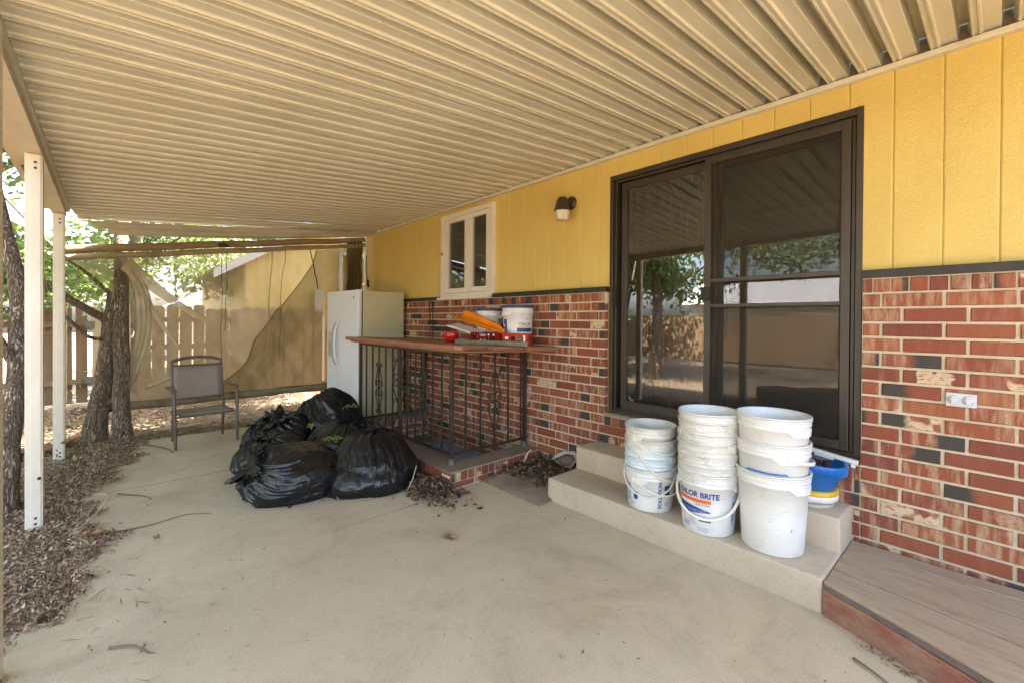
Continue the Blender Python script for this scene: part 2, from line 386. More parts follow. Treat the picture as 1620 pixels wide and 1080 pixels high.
DISH = simple('grey_pan', (.40, .38, .33), .55, (.33, .30, .25), 5); DISHI = simple('pan_silt', (.22, .19, .15), .9, (.16, .13, .10), 8)

def glassmat(name, tint, refl=.85, rough=0.0):
    a = N(name); g = a.node('ShaderNodeBsdfGlossy'); t = a.node('ShaderNodeBsdfTransparent'); f = a.node('ShaderNodeFresnel'); f.inputs['IOR'].default_value = 2.4
    g.inputs['Roughness'].default_value = rough; g.inputs['Color'].default_value = (refl, refl, refl, 1); t.inputs['Color'].default_value = (*tint, 1)
    bm_ = a.node('ShaderNodeBump'); bm_.inputs['Strength'].default_value = .02; bm_.inputs['Distance'].default_value = .02
    a.n.remove(bm_)
    mx = a.node('ShaderNodeMixShader'); bk = a.node('ShaderNodeNewGeometry').outputs['Backfacing']; a.l.new(a.math('MULTIPLY', f.outputs[0], a.math('SUBTRACT', 1.0, bk)), mx.inputs[0]); a.l.new(t.outputs[0], mx.inputs[1]); a.l.new(g.outputs[0], mx.inputs[2])
    a.l.new(mx.outputs[0], a.out.inputs[0]); a.n.remove(a.p); return a.m
GLASS = glassmat('door_glass', (.60, .60, .56), .95)
def meshcloth(name, c, c2, alpha, trans, lo=.35, hi=.7, scale=2.0):
    a = N(name); v = a.coord('Position'); col = a.mix(a.ramp(a.noise(v, scale, 5, .65, .4), [(lo, 0), (hi, 1)]), c, c2)
    d = a.node('ShaderNodeBsdfDiffuse'); t = a.node('ShaderNodeBsdfTranslucent'); tr = a.node('ShaderNodeBsdfTransparent')
    a.l.new(col, d.inputs[0]); a.l.new(col, t.inputs[0])
    m1 = a.node('ShaderNodeMixShader'); m1.inputs[0].default_value = trans; a.l.new(d.outputs[0], m1.inputs[1]); a.l.new(t.outputs[0], m1.inputs[2])
    m2 = a.node('ShaderNodeMixShader'); m2.inputs[0].default_value = alpha; a.l.new(tr.outputs[0], m2.inputs[1]); a.l.new(m1.outputs[0], m2.inputs[2])
    a.l.new(m2.outputs[0], a.out.inputs[0]); a.n.remove(a.p); return a.m
SCREEN = meshcloth('insect_screen', (.055, .05, .038), (.085, .076, .058), .32, .2)
TARPP = meshcloth('pale_cloth_fold', (.62, .54, .38), (.44, .36, .22), .86, .35)
TARP = meshcloth('shade_mesh', (.54, .46, .30), (.40, .33, .19), .52, .45)
TARP2 = meshcloth('shade_mesh_double', (.26, .20, .08), (.18, .145, .05), .56, .4)

# ------------------------------------------------------------------ ground, patio
g = MB()
WX0, WX1, WY0, WY1 = -5.46, -3.50, -0.95, 0.0       # stairwell opening
R_ = 60
for (x0, x1, y0, y1) in ((-R_, WX0, -R_, R_), (WX1, R_, -R_, R_), (WX0, WX1, -R_, WY0), (WX0, WX1, 0.0, R_)):
    g.add([(x0, y0, -.05), (x1, y0, -.05), (x1, y1, -.05), (x0, y1, -.05)], [(0, 1, 2, 3)])
tag(g.build('ground', SOIL), kind='structure')

patio = empty('patio', (0, 0, 0), kind='structure')
def slab(poly):
    bm = bmesh.new(); vs = [bm.verts.new((x, y, 0)) for x, y in poly]; f = bm.faces.new(vs)
    r = bmesh.ops.extrude_face_region(bm, geom=[f]); 
    for q in r['geom']:
        if isinstance(q, bmesh.types.BMVert): q.co.z = -.12
    bmesh.ops.recalc_face_normals(bm, faces=bm.faces[:])
    top = [e for e in bm.edges if all(abs(v.co.z) < 1e-6 for v in e.verts)]
    bmesh.ops.bevel(bm, geom=top, offset=.003, segments=1, affect='EDGES')
    return MB().bm(bm).build('concrete_slab', CONC, patio)
def wob(x0, y0, x1, y1, n=14, a=.012):
    return [(x0+(x1-x0)*i/n + (rng.random()-.5)*a, y0+(y1-y0)*i/n + (rng.random()-.5)*a) for i in range(n+1)]
slab(wob(-5.066, -3.60, -6.93, -3.57) + wob(-6.95, -3.4, -6.93, -.6) + [(-6.95, -.06), (-5.76, -.06), (-5.76, -1.20), (-5.084, -1.20)])
slab([(-5.058, -3.60), (-5.076, -1.203), (-3.1555, -1.203), (-3.0985, -3.60)])
slab(wob(3.5, -4.02, -2.62, -3.98, 30) + wob(-2.80, -3.98, -3.0985, -3.93, 5) + [(-3.15, -1.203), (-3.19, -1.1), (-3.19, -.62), (-2.49, -.60), (-2.49, -.06), (3.5, -.06)])

for a_, b_, nm in (((-5.061, -3.61), (-5.079, -1.2), 'j'), ((-3.097, -3.61), (-3.154, -1.2), 'j')):
    MB().add([(a_[0]-.012, a_[1], -.0012), (a_[0]+.012, a_[1], -.0012), (b_[0]+.012, b_[1], -.0012), (b_[0]-.012, b_[1], -.0012)], [(0, 1, 2, 3)]).build('joint_filler', simple('joint_dirt', (.065, .045, .028), .95), patio)
# planting pocket between curb and steps (low mound of soil)
mb = MB(); nx, ny = 16, 14
vs = []
for j in range(ny+1):
    for i in range(nx+1):
        x = -3.22+.76*i/nx; y = -.92+.88*j/ny
        e = min(1, min(i, nx-i)/3+.25)*min(1, j/5)
        vs.append((x, y, .005+.075*e*(.75+.5*noise.noise((x*5, y*5, 0))) - (.03 if j == 0 else 0)))
mb.add(vs, [(j*(nx+1)+i, j*(nx+1)+i+1, (j+1)*(nx+1)+i+1, (j+1)*(nx+1)+i) for j in range(ny) for i in range(nx)], True)
tag(mb.build('soil_mound', SOIL), kind='structure')

# ------------------------------------------------------------------ house
house = empty('house', (0, 0, 0), label='yellow sided house above red brick wainscot with sliding door and window', cat='house')
HX0, HX1 = -7.75, 5.0
ZT0, ZT1 = 1.749, 1.798            # black band
WIN = (-5.20, -4.066, 1.76, 2.90)
DOOR = (-2.42, -0.565, 0.645, 2.81)
def seg_wall(mb, y0, y1, zlo, zhi):
    for x0, x1, op in ((HX0, WIN[0], None), (WIN[0], WIN[1], WIN), (WIN[1], DOOR[0], None), (DOOR[0], DOOR[1], DOOR), (DOOR[1], HX1, None)):
        parts = [(zlo, zhi)] if op is None else [(zlo, min(zhi, op[2])), (max(zlo, op[3]), zhi)]
        for a_, b_ in parts:
            if b_-a_ > .005: mb.box((x0, y0, a_), (x1, y1, b_))
mb = MB(); seg_wall(mb, .012, .16, -.5, 3.3)
mb.box((HX0, .16, -.5), (HX0+.15, 8, 3.3)); mb.box((HX1-.15, .16, -.5), (HX1, 8, 3.3)); mb.box((HX0, 8, -.5), (HX1, 8.15, 3.3))
wall = mb.build('wall', YELLOW, house)
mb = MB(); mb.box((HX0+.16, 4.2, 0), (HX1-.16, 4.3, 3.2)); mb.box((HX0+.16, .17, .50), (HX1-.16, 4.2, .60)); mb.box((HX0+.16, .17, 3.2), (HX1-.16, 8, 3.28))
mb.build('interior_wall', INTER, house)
# siding boards
gx = -.004 + .2115*6
bx = []
while gx > HX0: bx.append(gx); gx -= .2115
for i, x1 in enumerate(bx):
    x0 = max(x1-.2115, HX0)
    cuts = sorted({x0+.0008, x1-.0008} | {e for e in (WIN[0], WIN[1], DOOR[0], DOOR[1]) if x0+.0008 < e < x1-.0008})
    mb = MB()
    for a_, b_ in zip(cuts[:-1], cuts[1:]):
        mid = (a_+b_)/2; z0 = ZT1-.002
        if WIN[0] < mid < WIN[1]: z0 = WIN[3]
        if DOOR[0] < mid < DOOR[1]: z0 = DOOR[3]
        la = .0075 if a_ == cuts[0] else 0; lb = .0075 if b_ == cuts[-1] else 0
        vs = [(a_, .0042 if la else .012, z0), (a_+la, 0, z0), (b_-lb, 0, z0), (b_, .0042 if lb else .012, z0)]
        vs += [(x, y, 3.29) for x, y, z in vs]
        vs += [(a_, .012, z0), (b_, .012, z0), (a_, .012, 3.29), (b_, .012, 3.29)]
        mb.add(vs, [(0, 1, 5, 4), (1, 2, 6, 5), (2, 3, 7, 6), (8, 0, 4, 10), (3, 9, 11, 7), (9, 3, 2, 1, 0, 8)])
    mb.build('siding_board', YELLOW if i < len(bx)-2 else YELLOW2, house)  # last two boards take the paler yellow, painting in light past the roof
# corner board and downspout at the far end
MB().box((HX0-.02, -.03, 0), (HX0+.07, .0, 3.2), .004).build('corner_board', WHITEPAINT, house)
# black band
for x0, x1 in ((HX0+.08, WIN[0]-.01), (WIN[1]+.005, DOOR[0]-.002), (DOOR[1]+.004, HX1)):
    MB().box((x0, -.058, ZT0), (x1, 0, ZT1), .004).build('trim_band', BLACKTRIM, house)
# brick veneer
BY = -.05
def vx(x): return x*.985
HB, LB = .0865, .266
ztop = 1.745; zr = ztop-.0865
mbL = MB()
mbL.box((HX0+.08, -.042, -.45), (vx(-2.475), .012, 1.749))
wl_ = mbL.build('brick_wall', MORTAR, house)
mbR = MB(); mbR.box((vx(-.565), -.042, -.1), (HX1, .012, 1.749)); mbR.box((vx(-2.475), -.042, -.1), (vx(-.565), .012, .62)) 
wr_ = mbR.build('brick_wall', MORTAR, house)
mb = MB(); mb.box((vx(-2.475)-.0, -.056, .620), (DOOR[1], .012, .645), .005); mb.build('door_sill', simple('sill_stone', (.30, .25, .15), .85, (.22, .18, .10), 9, .3, 80, coordk='Position'), house)
cache = {}
def brick_mesh(w, h, var):
    key = (round(w, 3), round(h, 3), var)
    if key in cache: return cache[key]
    q = random.Random(hash(key) & 0xffff); d = .012; c = .004
    w2, h2 = w/2, h/2; j = lambda s=.0018: (q.random()-.5)*2*s
    back = [(-w2, d, -h2), (w2, d, -h2), (w2, d, h2), (-w2, d, h2)]
    midp = [(x+j(), c, z+j()) for x, y, z in back]
    fr = [(x*(1-2*c/w)+j(), 0+j(.0012), z*(1-2*c/h)+j()) for x, y, z in back]
    m = MB().add(back+midp+fr, [(8, 9, 10, 11)] + [(i, (i+1) % 4, 4+(i+1) % 4, 4+i) for i in range(4)] + [(4+i, 4+(i+1) % 4, 8+(i+1) % 4, 8+i) for i in range(4)])
    me = m.mesh('brick', BRICK)
    # outward normals
    bm = bmesh.new(); bm.from_mesh(me); bmesh.ops.recalc_face_normals(bm, faces=bm.faces[:]); bm.to_mesh(me); bm.free()
    for p in me.polygons:
        pass
    cache[key] = me; return me
bl = []   # (cx, cz, w, h, side)
def course(x0, x1, z0, h, off, length, side, joint=.013):
    k0 = math.floor((x0-off)/length)
    x = off + k0*length
    while x < x1:
        a_, b_ = max(x+joint/2, x0), min(x+length-joint/2, x1)
        if b_-a_ > .02: bl.append(((a_+b_)/2, z0+h/2, b_-a_, h, side))
        x += length
XR = 1.6
for (x0, x1, side, zlow) in ((HX0+.1, vx(-2.478), 0, -.40), (vx(-.560), XR, 1, 0.0)):
    course(x0, x1, zr+.006, .0865-.010, vx(-.0234), .0805, side, .010)
    k = 0
    while zr-(k+1)*HB > zlow:
        course(x0, x1, zr-(k+1)*HB+.0078, HB-.0156, vx(-.205 if k % 2 == 0 else -.111), LB, side, .016); k += 1
# under the door
course(vx(-2.470), vx(-.568), .533, .0785, vx(-2.3975), .0805, 1, .010)
for k in range(13, 19):
    course(vx(-2.470), vx(-.568), zr-(k+1)*HB+.0065, HB-.013, vx(-.205 if k % 2 == 0 else -.111)+.05, LB, 1)
def seen(b):
    cx, cz, w, h, side = b
    if cx < -5.95 or cx > .14 or cz < -.2: return -1
    d = math.hypot(cx, 3.35); cosv = 3.35/d
    s = w*cosv*h/(d*d)
    if -2.4 < cx < -.6 and cz < .36: s = -.5
    if cx < -5.46 and cz < 1.2: s = -.5
    return s
bl.sort(key=lambda b: -seen(b))
far = {0: MB(), 1: MB()}; farr = {0: [], 1: []}
for i, (cx, cz, w, h, side) in enumerate(bl):
    dy = (rng.random()-.5)*.004
    if i < 300:
        link('brick', brick_mesh(round(w/.004)*.004 if w < .24 else w, h, i % 5), (wl_, wr_)[side], (cx, -.0535+dy, cz), (0, 0, (rng.random()-.5)*.012))
    else:
        me = brick_mesh(w, h, i % 3)
        far[side].add([(v.co.x+cx, v.co.y-.0535+dy, v.co.z+cz) for v in me.vertices], [tuple(p.vertices) for p in me.polygons])
        farr[side] += [rng.random()]*len(me.polygons)
for s_ in (0, 1):
    o = far[s_].build('brick', BRICKS, (wl_, wr_)[s_]); tag(o, kind='stuff')
    at = o.data.attributes.new('rnd', 'FLOAT', 'FACE'); at.data.foreach_set('value', np.array(farr[s_], np.float32))
# end bricks turned into the door reveal on the left
for k in range(12):
    MB().box((-.005, -.02, -.0365), (.006, .022, .0365), .003).build('brick', BRICK, wl_, (vx(-2.4755)+.004, -.026, zr-k*HB-HB/2))
# roof over the house
mb = MB()
ex, ey = .35, .10
for y0, z0, y1, z1 in ((-ey, 3.22, 4.1, 4.55), (4.1, 4.55, 8.5, 3.2)):
    vs = [(HX0-ex, y0, z0), (HX1+ex, y0, z0), (HX1+ex, y1, z1), (HX0-ex, y1, z1)]
    mb.add(vs+[(x, y, z+.12) for x, y, z in vs], [(3, 2, 1, 0), (4, 5, 6, 7), (0, 1, 5, 4), (1, 2, 6, 5), (2, 3, 7, 6), (3, 0, 4, 7)])
mb.build('roof', SHINGLE, house)

# window
def frame_boxes(mb, x0, x1, z0, z1, t, y0, y1, ch=.003, tb=None, tt=None):
    tb = tb or t; tt = tt or t
    mb.box((x0, y0, z0), (x0+t, y1, z1), ch); mb.box((x1-t, y0, z0), (x1, y1, z1), ch)
    mb.box((x0+t, y0+.001, z0), (x1-t, y1-.001, z0+tb), ch); mb.box((x0+t, y0+.001, z1-tt), (x1-t, y1-.001, z1), ch)
win = MB(); frame_boxes(win, WIN[0], WIN[1], WIN[2]+.02, WIN[3], .075, -.045, .10, .004, .05, .06)
win = win.build('window', WHITEPAINT, house)
MB().box((WIN[0]-.03, -.085, WIN[2]-.012), (WIN[1]-.03, .09, WIN[2]+.022), .004).build('sill', WHITEPAINT, win)
for x0, x1 in ((-5.118, -4.580), (-4.574, -4.140)):
    sx = MB(); frame_boxes(sx, x0, x1, 1.835, 2.838, .078 if x0 < -5 else .072, -.032, .02, .004, .065, .055); sx.build('sash', WHITEPAINT, win)
    MB().box((x0+.06, .0, 1.88), (x1-.06, .005, 2.80)).build('pane', GLASS, win)
MB().box((-5.165, -.06, 2.36), (-5.145, -.045, 2.40), .003).build('latch', RUST, win)
MB().box((-5.0, .35, 1.9), (-4.5, .37, 2.55)).build('interior_panel', simple('inside_paint', (.32, .30, .25), .8), win)

# sliding door
door = MB(); frame_boxes(door, DOOR[0], DOOR[1], DOOR[2], DOOR[3], .036, -.005, .14, .004, .030, .045)
frame_boxes(door, DOOR[0]+.042, DOOR[1]-.042, DOOR[2]+.030, DOOR[3]-.047, .018, .02, .14, .002, .012, .02)
door = door.build('sliding_door', BRONZE, house)
s1 = MB(); frame_boxes(s1, -2.325, -1.470, .685, 2.735, .055, .045, .085, .004, .075, .06); s1 = s1.build('fixed_sash', BRONZE, door)
MB().box((-2.28, .062, .75), (-1.52, .068, 2.69)).build('pane', GLASS, s1)
s2 = MB(); frame_boxes(s2, -1.500, -.640, .685, 2.735, .060, .092, .13, .004, .075, .06); s2 = s2.build('sliding_sash', BRONZE, door)
MB().box((-1.45, .108, .75), (-.68, .114, 2.69)).build('pane', GLASS, s2)
s3 = MB(); frame_boxes(s3, -1.545, -.628, .68, 2.745, .050, .005, .032, .004, .06, .05)
s3.box((-1.495, .008, 1.783), (-.678, .028, 1.813), .003); s3.box((-1.495, .008, 1.592), (-.678, .028, 1.616), .003)
s3 = s3.build('screen_door', BRONZE, door)
MB().box((-1.50, .017, .73), (-.67, .0185, 2.70)).build('screen_mesh', SCREEN, s3)
MB().box((-1.560, -.022, 1.645), (-1.495, .004, 1.745), .006).build('handle', BRONZED, s3)
MB().box((-2.372, -.012, 1.60), (-2.350, .02, 1.80), .004).build('handle', BRONZED, s1)
# pleated curtain inside
mb = MB(); n = 120; top = []; 
for i in range(n+1):
    x = -2.36+.86*i/n; y = .30+.035*math.sin(i*.9)+.02*math.sin(i*.37)
    top.append((x, y))
vs = [(x, y, .62) for x, y in top]+[(x, y*1.0, 2.75) for x, y in top]
mb.add(vs, [(i, i+1, n+1+i+1, n+1+i) for i in range(n)], True)
mb.build('curtain', CURT, door)

# side wing of the house seen through the shade cloth
wing = empty('house_wing', (0, 0, 0), label='yellow gabled house wing behind the wooden fence and the mesh shade', cat='house')
WXF = -10.7
pk = 3.4; sl = .615; y0w = -1.36
def rakez(y): return 2.70 + sl*(y+1.36) if y < pk else 2.70+sl*(pk+1.36)-sl*(y-pk)
mb = MB(); mb.prism([(y0w, 0), (8, 0), (8, rakez(8)), (pk, rakez(pk)), (y0w, rakez(y0w))], WXF-6, WXF, axis=0)
ww = mb.build('wall', YELLOW2, wing)
for i in range(26):
    y0 = -1.34+.2115*i
    MB().box((WXF, y0, 1.34), (WXF+.012, y0+.203, rakez(y0)-.02)).build('siding_board', YELLOW2, wing)
mb = MB(); mb.box((WXF, -1.36, 0), (WXF+.02, 4.2, 1.30)); wb = mb.build('brick_wall', MORTAR, wing)
st = MB(); fr = []
for r in range(14):
    for k in range(20):
        y = -1.36+.266*k+(.13 if r % 2 else 0)
        st.box((WXF+.02, y+.008, .02+r*.0885+.007), (WXF+.032, y+.258, .02+(r+1)*.0885-.006)); fr += [rng.random()]*6
o = tag(st.build('brick', BRICKS, wb), kind='stuff'); at = o.data.attributes.new('rnd', 'FLOAT', 'FACE'); at.data.foreach_set('value', np.array(fr, np.float32))
mb = MB()
def rslab(ya, yb, th):
    za, zb = rakez(ya) if ya >= y0w else 2.70+sl*(ya+1.36), rakez(yb)
    vs = [(WXF+.45, ya, za), (WXF-6.4, ya, za), (WXF-6.4, yb, zb), (WXF+.45, yb, zb)]
    mb.add(vs+[(x, y, z+th) for x, y, z in vs], [(0, 1, 2, 3), (7, 6, 5, 4), (0, 4, 5, 1), (1, 5, 6, 2), (2, 6, 7, 3), (3, 7, 4, 0)])
rslab(-1.95, pk, .10); rslab(pk, 8.3, .10)
wrf = mb.build('roof', SHINGLE, wing)
# fascia along the rake and eave
def rake_board(y0, y1):
    za, zb = 2.70+sl*(y0+1.36), 2.70+sl*(y1+1.36)
    MB().add([(WXF+.45, y0, za-.06), (WXF+.45, y1, zb-.06), (WXF+.45, y1, zb+.11), (WXF+.45, y0, za+.11), (WXF+.48, y0, za-.06), (WXF+.48, y1, zb-.06), (WXF+.48, y1, zb+.11), (WXF+.48, y0, za+.11)],
             [(3, 2, 1, 0), (4, 5, 6, 7), (0, 1, 5, 4), (2, 3, 7, 6), (1, 2, 6, 5), (3, 0, 4, 7)]).build('fascia', WHITEPAINT, wrf)
rake_board(-1.97, pk)
wf = MB(); frame_boxes(wf, .60, 1.55, 1.75, 3.10, .09, 0, .06, .004)
wf.v = [(WXF+.02+p[1], p[0], p[2]) for p in wf.v]; wf = wf.build('window', WHITEPAINT, wing)
MB().box((WXF+.022, .68, 1.83), (WXF+.03, 1.47, 3.02)).build('pane', GLASS, wf)
MB().box((WXF+.06, .02, .05), (WXF+.14, .24, 2.15), .01).build('downspout', WHITEPAINT, wing)

# ------------------------------------------------------------------ patio cover
cover = empty('patio_cover', (0, 0, 0), label='cream corrugated metal patio roof on square white posts along the house', cat='patio cover')
P_ = .1590; RY = -3.80
prof = [(0, 0), (.055, 0), (.062, -.005), (.070, 0), (.0705, 0)]
# local x from the right wall of one recess to the next
def pan_profile(p=P_):
    q = [(0.0, .085), (.022, .085), (.034, .004), (.037, 0.0), (.039, -.006), (.047, -.006), (.049, .001), (.062, .001), (.064, -.006), (.072, -.006), (.074, .002), (.078, .006), (.138, .006), (.141, .009), (.145, .085), (.1605, .085)]
    return [(x/.159*p, z) for x, z in q]
def pan_mesh(L, nseg=2, sag=0.0, curl=0.0):
    mb = MB(); pr = pan_profile(); n = len(pr); vs = []
    for k in range(nseg+1):
        t = k/nseg
        for x, z in pr:
            vs.append((x, -L*t, z + sag*math.sin(PI*t) + curl*t*t*(x-.08)))
    mb.add(vs, [(k*n+i, k*n+i+1, (k+1)*n+i+1, (k+1)*n+i) for k in range(nseg) for i in range(n-1)])
    return mb
PANME = pan_mesh(3.80).mesh('roof_panel', ROOF)
x = -7.62
while x < .85:
    xc = x+P_/2
    drop = .30-.02*(xc+4.5)
    if xc > -6.80:
        link('roof_panel', PANME, cover, (x, -.015, 3.003), (math.atan2(drop, 3.78), 0, 0))
    x += P_
def loose_sheet(o0, o1, w0, w1, sag):
    o0, o1, w0, w1 = map(Vector, (o0, o1, w0, w1)); mb = MB(); vs = []; nx, ny = 12, 14
    hs_ = [0, -.006, .012, .012, -.004, -.004, -.004, .030, .030, -.004, -.004, -.012, .004]
    for j in range(ny+1):
        t = j/ny
        for i in range(nx+1):
            p = o0.lerp(o1, i/nx).lerp(w0.lerp(w1, i/nx), t); p.z += -sag*math.sin(PI*t)*(.4+i/nx)+hs_[i]+.006*noise.noise((i*.7, j*.4, sag*50)); vs.append(p)
    mb.add(vs, [(j*(nx+1)+i, j*(nx+1)+i+1, (j+1)*(nx+1)+i+1, (j+1)*(nx+1)+i) for j in range(ny) for i in range(nx)])
    o = mb.build('loose_roof_panel', ROOF, cover); md = o.modifiers.new('s', 'SOLIDIFY'); md.thickness = .002
loose_sheet((-6.68, -3.74, 2.640), (-6.99, -3.70, 2.60), (-6.72, -.05, 2.985), (-7.24, -.05, 2.985), .012)
loose_sheet((-6.90, -3.69, 2.570), (-7.33, -3.36, 2.50), (-7.10, -.05, 2.965), (-7.655, -.05, 2.965), .03)
MB().box((-7.66, -.045, 2.962), (.93, 0, 2.994), .004).build('flashing', ROOF, cover)
MB().box((-7.66, -.012, 2.994), (.93, 0, 3.09)).build('closure_strip', simple('dusty_closure', (.20, .155, .10), .9), cover)  # even dark brown strip behind the open panel ends
# beam (slightly sagging box) and gutter face
def beam(x0, x1, y0, y1, zb0, zb1, h, name, mat, par=cover):
    vs = [(x0, y0, zb0), (x1, y0, zb1), (x1, y1, zb1), (x0, y1, zb0)]; vs += [(a_, b_, c_+h) for a_, b_, c_ in vs]
    return MB().add(vs, [(3, 2, 1, 0), (4, 5, 6, 7), (0, 1, 5, 4), (1, 2, 6, 5), (2, 3, 7, 6), (3, 0, 4, 7)]).build(name, mat, par)
bz = lambda x: 2.62+.03*(x+4.5)
beam(-6.66, .95, -3.88, -3.775, bz(-6.66), bz(.95), .135, 'beam', BEAM)
beam(-6.66, .95, -3.774, -3.750, bz(-6.66)+.045, bz(.95)+.045, .075, 'panel_channel', ROOF)
beam(-6.70, .95, -3.98, -3.881, bz(-6.66)+.06, bz(.95)+.06, .12, 'gutter', BEAM)
for i, (px, py) in enumerate(((-4.545, -3.815), (-6.565, -3.825), (-2.72, -3.785), (-.55, -3.80))):
    zt = bz(px)
    # roll formed post: outer box with a raised cover strip
    po = MB().box((-.044, -.044, -.05), (.044, .044, zt-.002), .005).build('post', CREAM, cover, (px, py, 0))
    MB().box((.0442, -.018, 0), (.050, .034, zt-.004), .003).build('cover_strip', CREAM, po)
    for zz in (.045, .085, zt-.06, zt-.10):
        MB().lathe([(0, .004), (.007, .004), (.009, 0)], n=10).build('screw', RUST, po, (.0502, .008, zz), (0, PI/2, 0))
    if i == 0: MB().lathe([(0, .002), (.010, .002), (.011, 0)], n=12).build('hole_plug', FRD, po, (.0502, .026, .36), (0, PI/2, 0))

# ------------------------------------------------------------------ steps, deck
steps = empty('concrete_steps', (0, 0, 0), label='two pale concrete steps below the sliding door', cat='steps')
def rough_block(x0, x1, y0, y1, z0, z1, seed):
    bm = bmesh.new(); bmesh.ops.create_cube(bm, size=1)
    for v in bm.verts: v.co = Vector(((x0+x1)/2+v.co.x*(x1-x0), (y0+y1)/2+v.co.y*(y1-y0), (z0+z1)/2+v.co.z*(z1-z0)))
    bmesh.ops.subdivide_edges(bm, edges=[e for e in bm.edges if abs((e.verts[0].co-e.verts[1].co).x) > .5], cuts=24)
    sharp = [e for e in bm.edges if len(e.link_faces) == 2 and e.calc_face_angle(0) > .5]
    bmesh.ops.bevel(bm, geom=sharp, offset=.016, segments=3, affect='EDGES', profile=.55)
    for v in bm.verts:
        n_ = noise.noise_vector((v.co.x*3.1+seed, v.co.y*3, v.co.z*4)); v.co += n_*.004
    return MB().bm(bm, True)
for a_ in (((-2.515, -.592, -.720, -.03, -.02, .177), 1), ((-2.520, -.594, -.347, -.035, .15, .371), 5)):
    o = rough_block(*a_[0], a_[1]).build('step', CONC2, steps)
    for p in o.data.polygons: p.use_smooth = True
deck = empty('wooden_deck', (0, 0, 0), label='low weathered reddish wooden deck against the brick wall beside the steps', cat='deck')
XE = 1.9
def ln(p, q): 
    s = (q[1]-p[1])/(q[0]-p[0]); return lambda x: p[1]+s*(x-p[0])
lines = [lambda x: -.068, ln((-.566, -.231), (.091, -.190)), ln((-.57, -.370), (.086, -.372)), ln((-.573, -.532), (.079, -.640)), ln((-.584, -.680), (.075, -.815)), ln((-.591, -.722), (.036, -.979))]
for i in range(5):
    fa, fb = lines[i], lines[i+1]; nseg = 14
    top = []; vs = []; 
    for k in range(nseg+1):
        x = -.586+(XE+.586)*k/nseg
        za = .166+.004*noise.noise((x*3, i*3.3, 0)) + (.006 if i == 4 else 0); zb = .166+.004*noise.noise((x*3, i*3.3+1.5, 0))
        if i == 4: zb -= .012*smoothstep(-.2, .6, x)
        ya, yb = fa(x)-.0055, fb(x)+.0055
        ch = .002
        sec = [(x, ya, za-.035), (x, ya, za-ch), (x, ya-ch, za), (x, yb+ch, zb), (x, yb, zb-ch), (x, yb, zb-.035)]
        vs += sec
    fs = [(k*6+j, k*6+(j+1) % 6, (k+1)*6+(j+1) % 6, (k+1)*6+j) for k in range(nseg) for j in range(6)]
    fs += [tuple(range(6))[::-1], tuple(nseg*6+j for j in range(6))]
    cxm, cym = .6, (fa(0)+fb(0))/2
    MB().add([(a_-cxm, b_-cym, c_) for a_, b_, c_ in vs], fs).build('board', DECKW, deck, (cxm, cym, 0))
for i in range(1, 5):  # dark strips laid in the gaps stand in for shade between boards
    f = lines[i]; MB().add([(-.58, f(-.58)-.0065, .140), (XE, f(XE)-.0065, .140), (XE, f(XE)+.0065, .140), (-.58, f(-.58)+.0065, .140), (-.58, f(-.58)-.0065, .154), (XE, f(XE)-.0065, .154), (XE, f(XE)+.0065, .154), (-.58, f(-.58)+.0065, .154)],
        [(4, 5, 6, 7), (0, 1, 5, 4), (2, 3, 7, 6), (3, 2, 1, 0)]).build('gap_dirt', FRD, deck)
# front fascia and its split upper edge
ff = lines[5]; nseg = 26; vs = []
for k in range(nseg+1):
    x = -.588+(XE+.588)*k/nseg
    t = .128 + .006*noise.noise((x*6, 2, 0)) - .022*smoothstep(-.5, .35, x) + .012*max(0, noise.noise((x*9, 7, 0)))
    y = ff(x)
    vs += [(x, y-.004, -.002), (x, y-.008, t-.01), (x, y-.004, t), (x, y+.026, t-.004), (x, y+.028, -.002)]
fs = [(k*5+j, k*5+(j+1) % 5, (k+1)*5+(j+1) % 5, (k+1)*5+j) for k in range(nseg) for j in range(5)] + [tuple(range(5))[::-1], tuple(nseg*5+j for j in range(5))]
MB().add(vs, fs).build('fascia_board', FASCIA, deck)
vs = []
for k in range(nseg+1):
    x = -.588+(XE+.588)*k/nseg; y = ff(x); t = .134-.016*smoothstep(-.4, .3, x)
    vs += [(x, y+.004, t-.008), (x, y+.002, t+.022+.003*noise.noise((x*8, 0, 0))), (x, y+.03, t+.018), (x, y+.03, t-.01)]
fs = [(k*4+j, k*4+(j+1) % 4, (k+1)*4+(j+1) % 4, (k+1)*4+j) for k in range(nseg) for j in range(4)] + [(3, 2, 1, 0), tuple(nseg*4+j for j in range(4))]
MB().add(vs, fs).build('edge_strip', wood('grey_split_wood', (.22, .17, .14), (.13, .10, .085), (.05, .04, .035), 'X', .9), deck)
for s_ in (.0, .7, 1.4): MB().box((s_, ff(s_)+.06, -.01), (s_+.04, -.08, .122)).build('joist', DECKW, deck)

# ------------------------------------------------------------------ stairwell curb
curb = empty('stairwell_curb', (0, 0, 0), label='low red brick curb with concrete cap around the sunken stairwell', cat='curb')
core = MB()
core.prism([(-5.75, -.06), (-5.75, -1.195), (-3.215, -1.195), (-3.215, -.06), (-3.49, -.06), (-3.49, -.945), (-5.47, -.945), (-5.47, -.06)][::-1], -.45, .126)
core.build('mortar_core', MORTAR, curb)
cap = MB()
cap.prism([(-5.75, -.063), (-5.75, -1.198), (-3.245, -1.198), (-3.245, -.063), (-3.485, -.063), (-3.485, -.94), (-5.475, -.94), (-5.475, -.063)][::-1], .1262, .136)
cap.build('cap', CAPC, curb)
def cb(p, w, h, rz):   # brick with its face outward; local -y is the face
    link('brick', brick_mesh(w, h, random.randint(0, 4)), curb, p, (0, 0, rz))
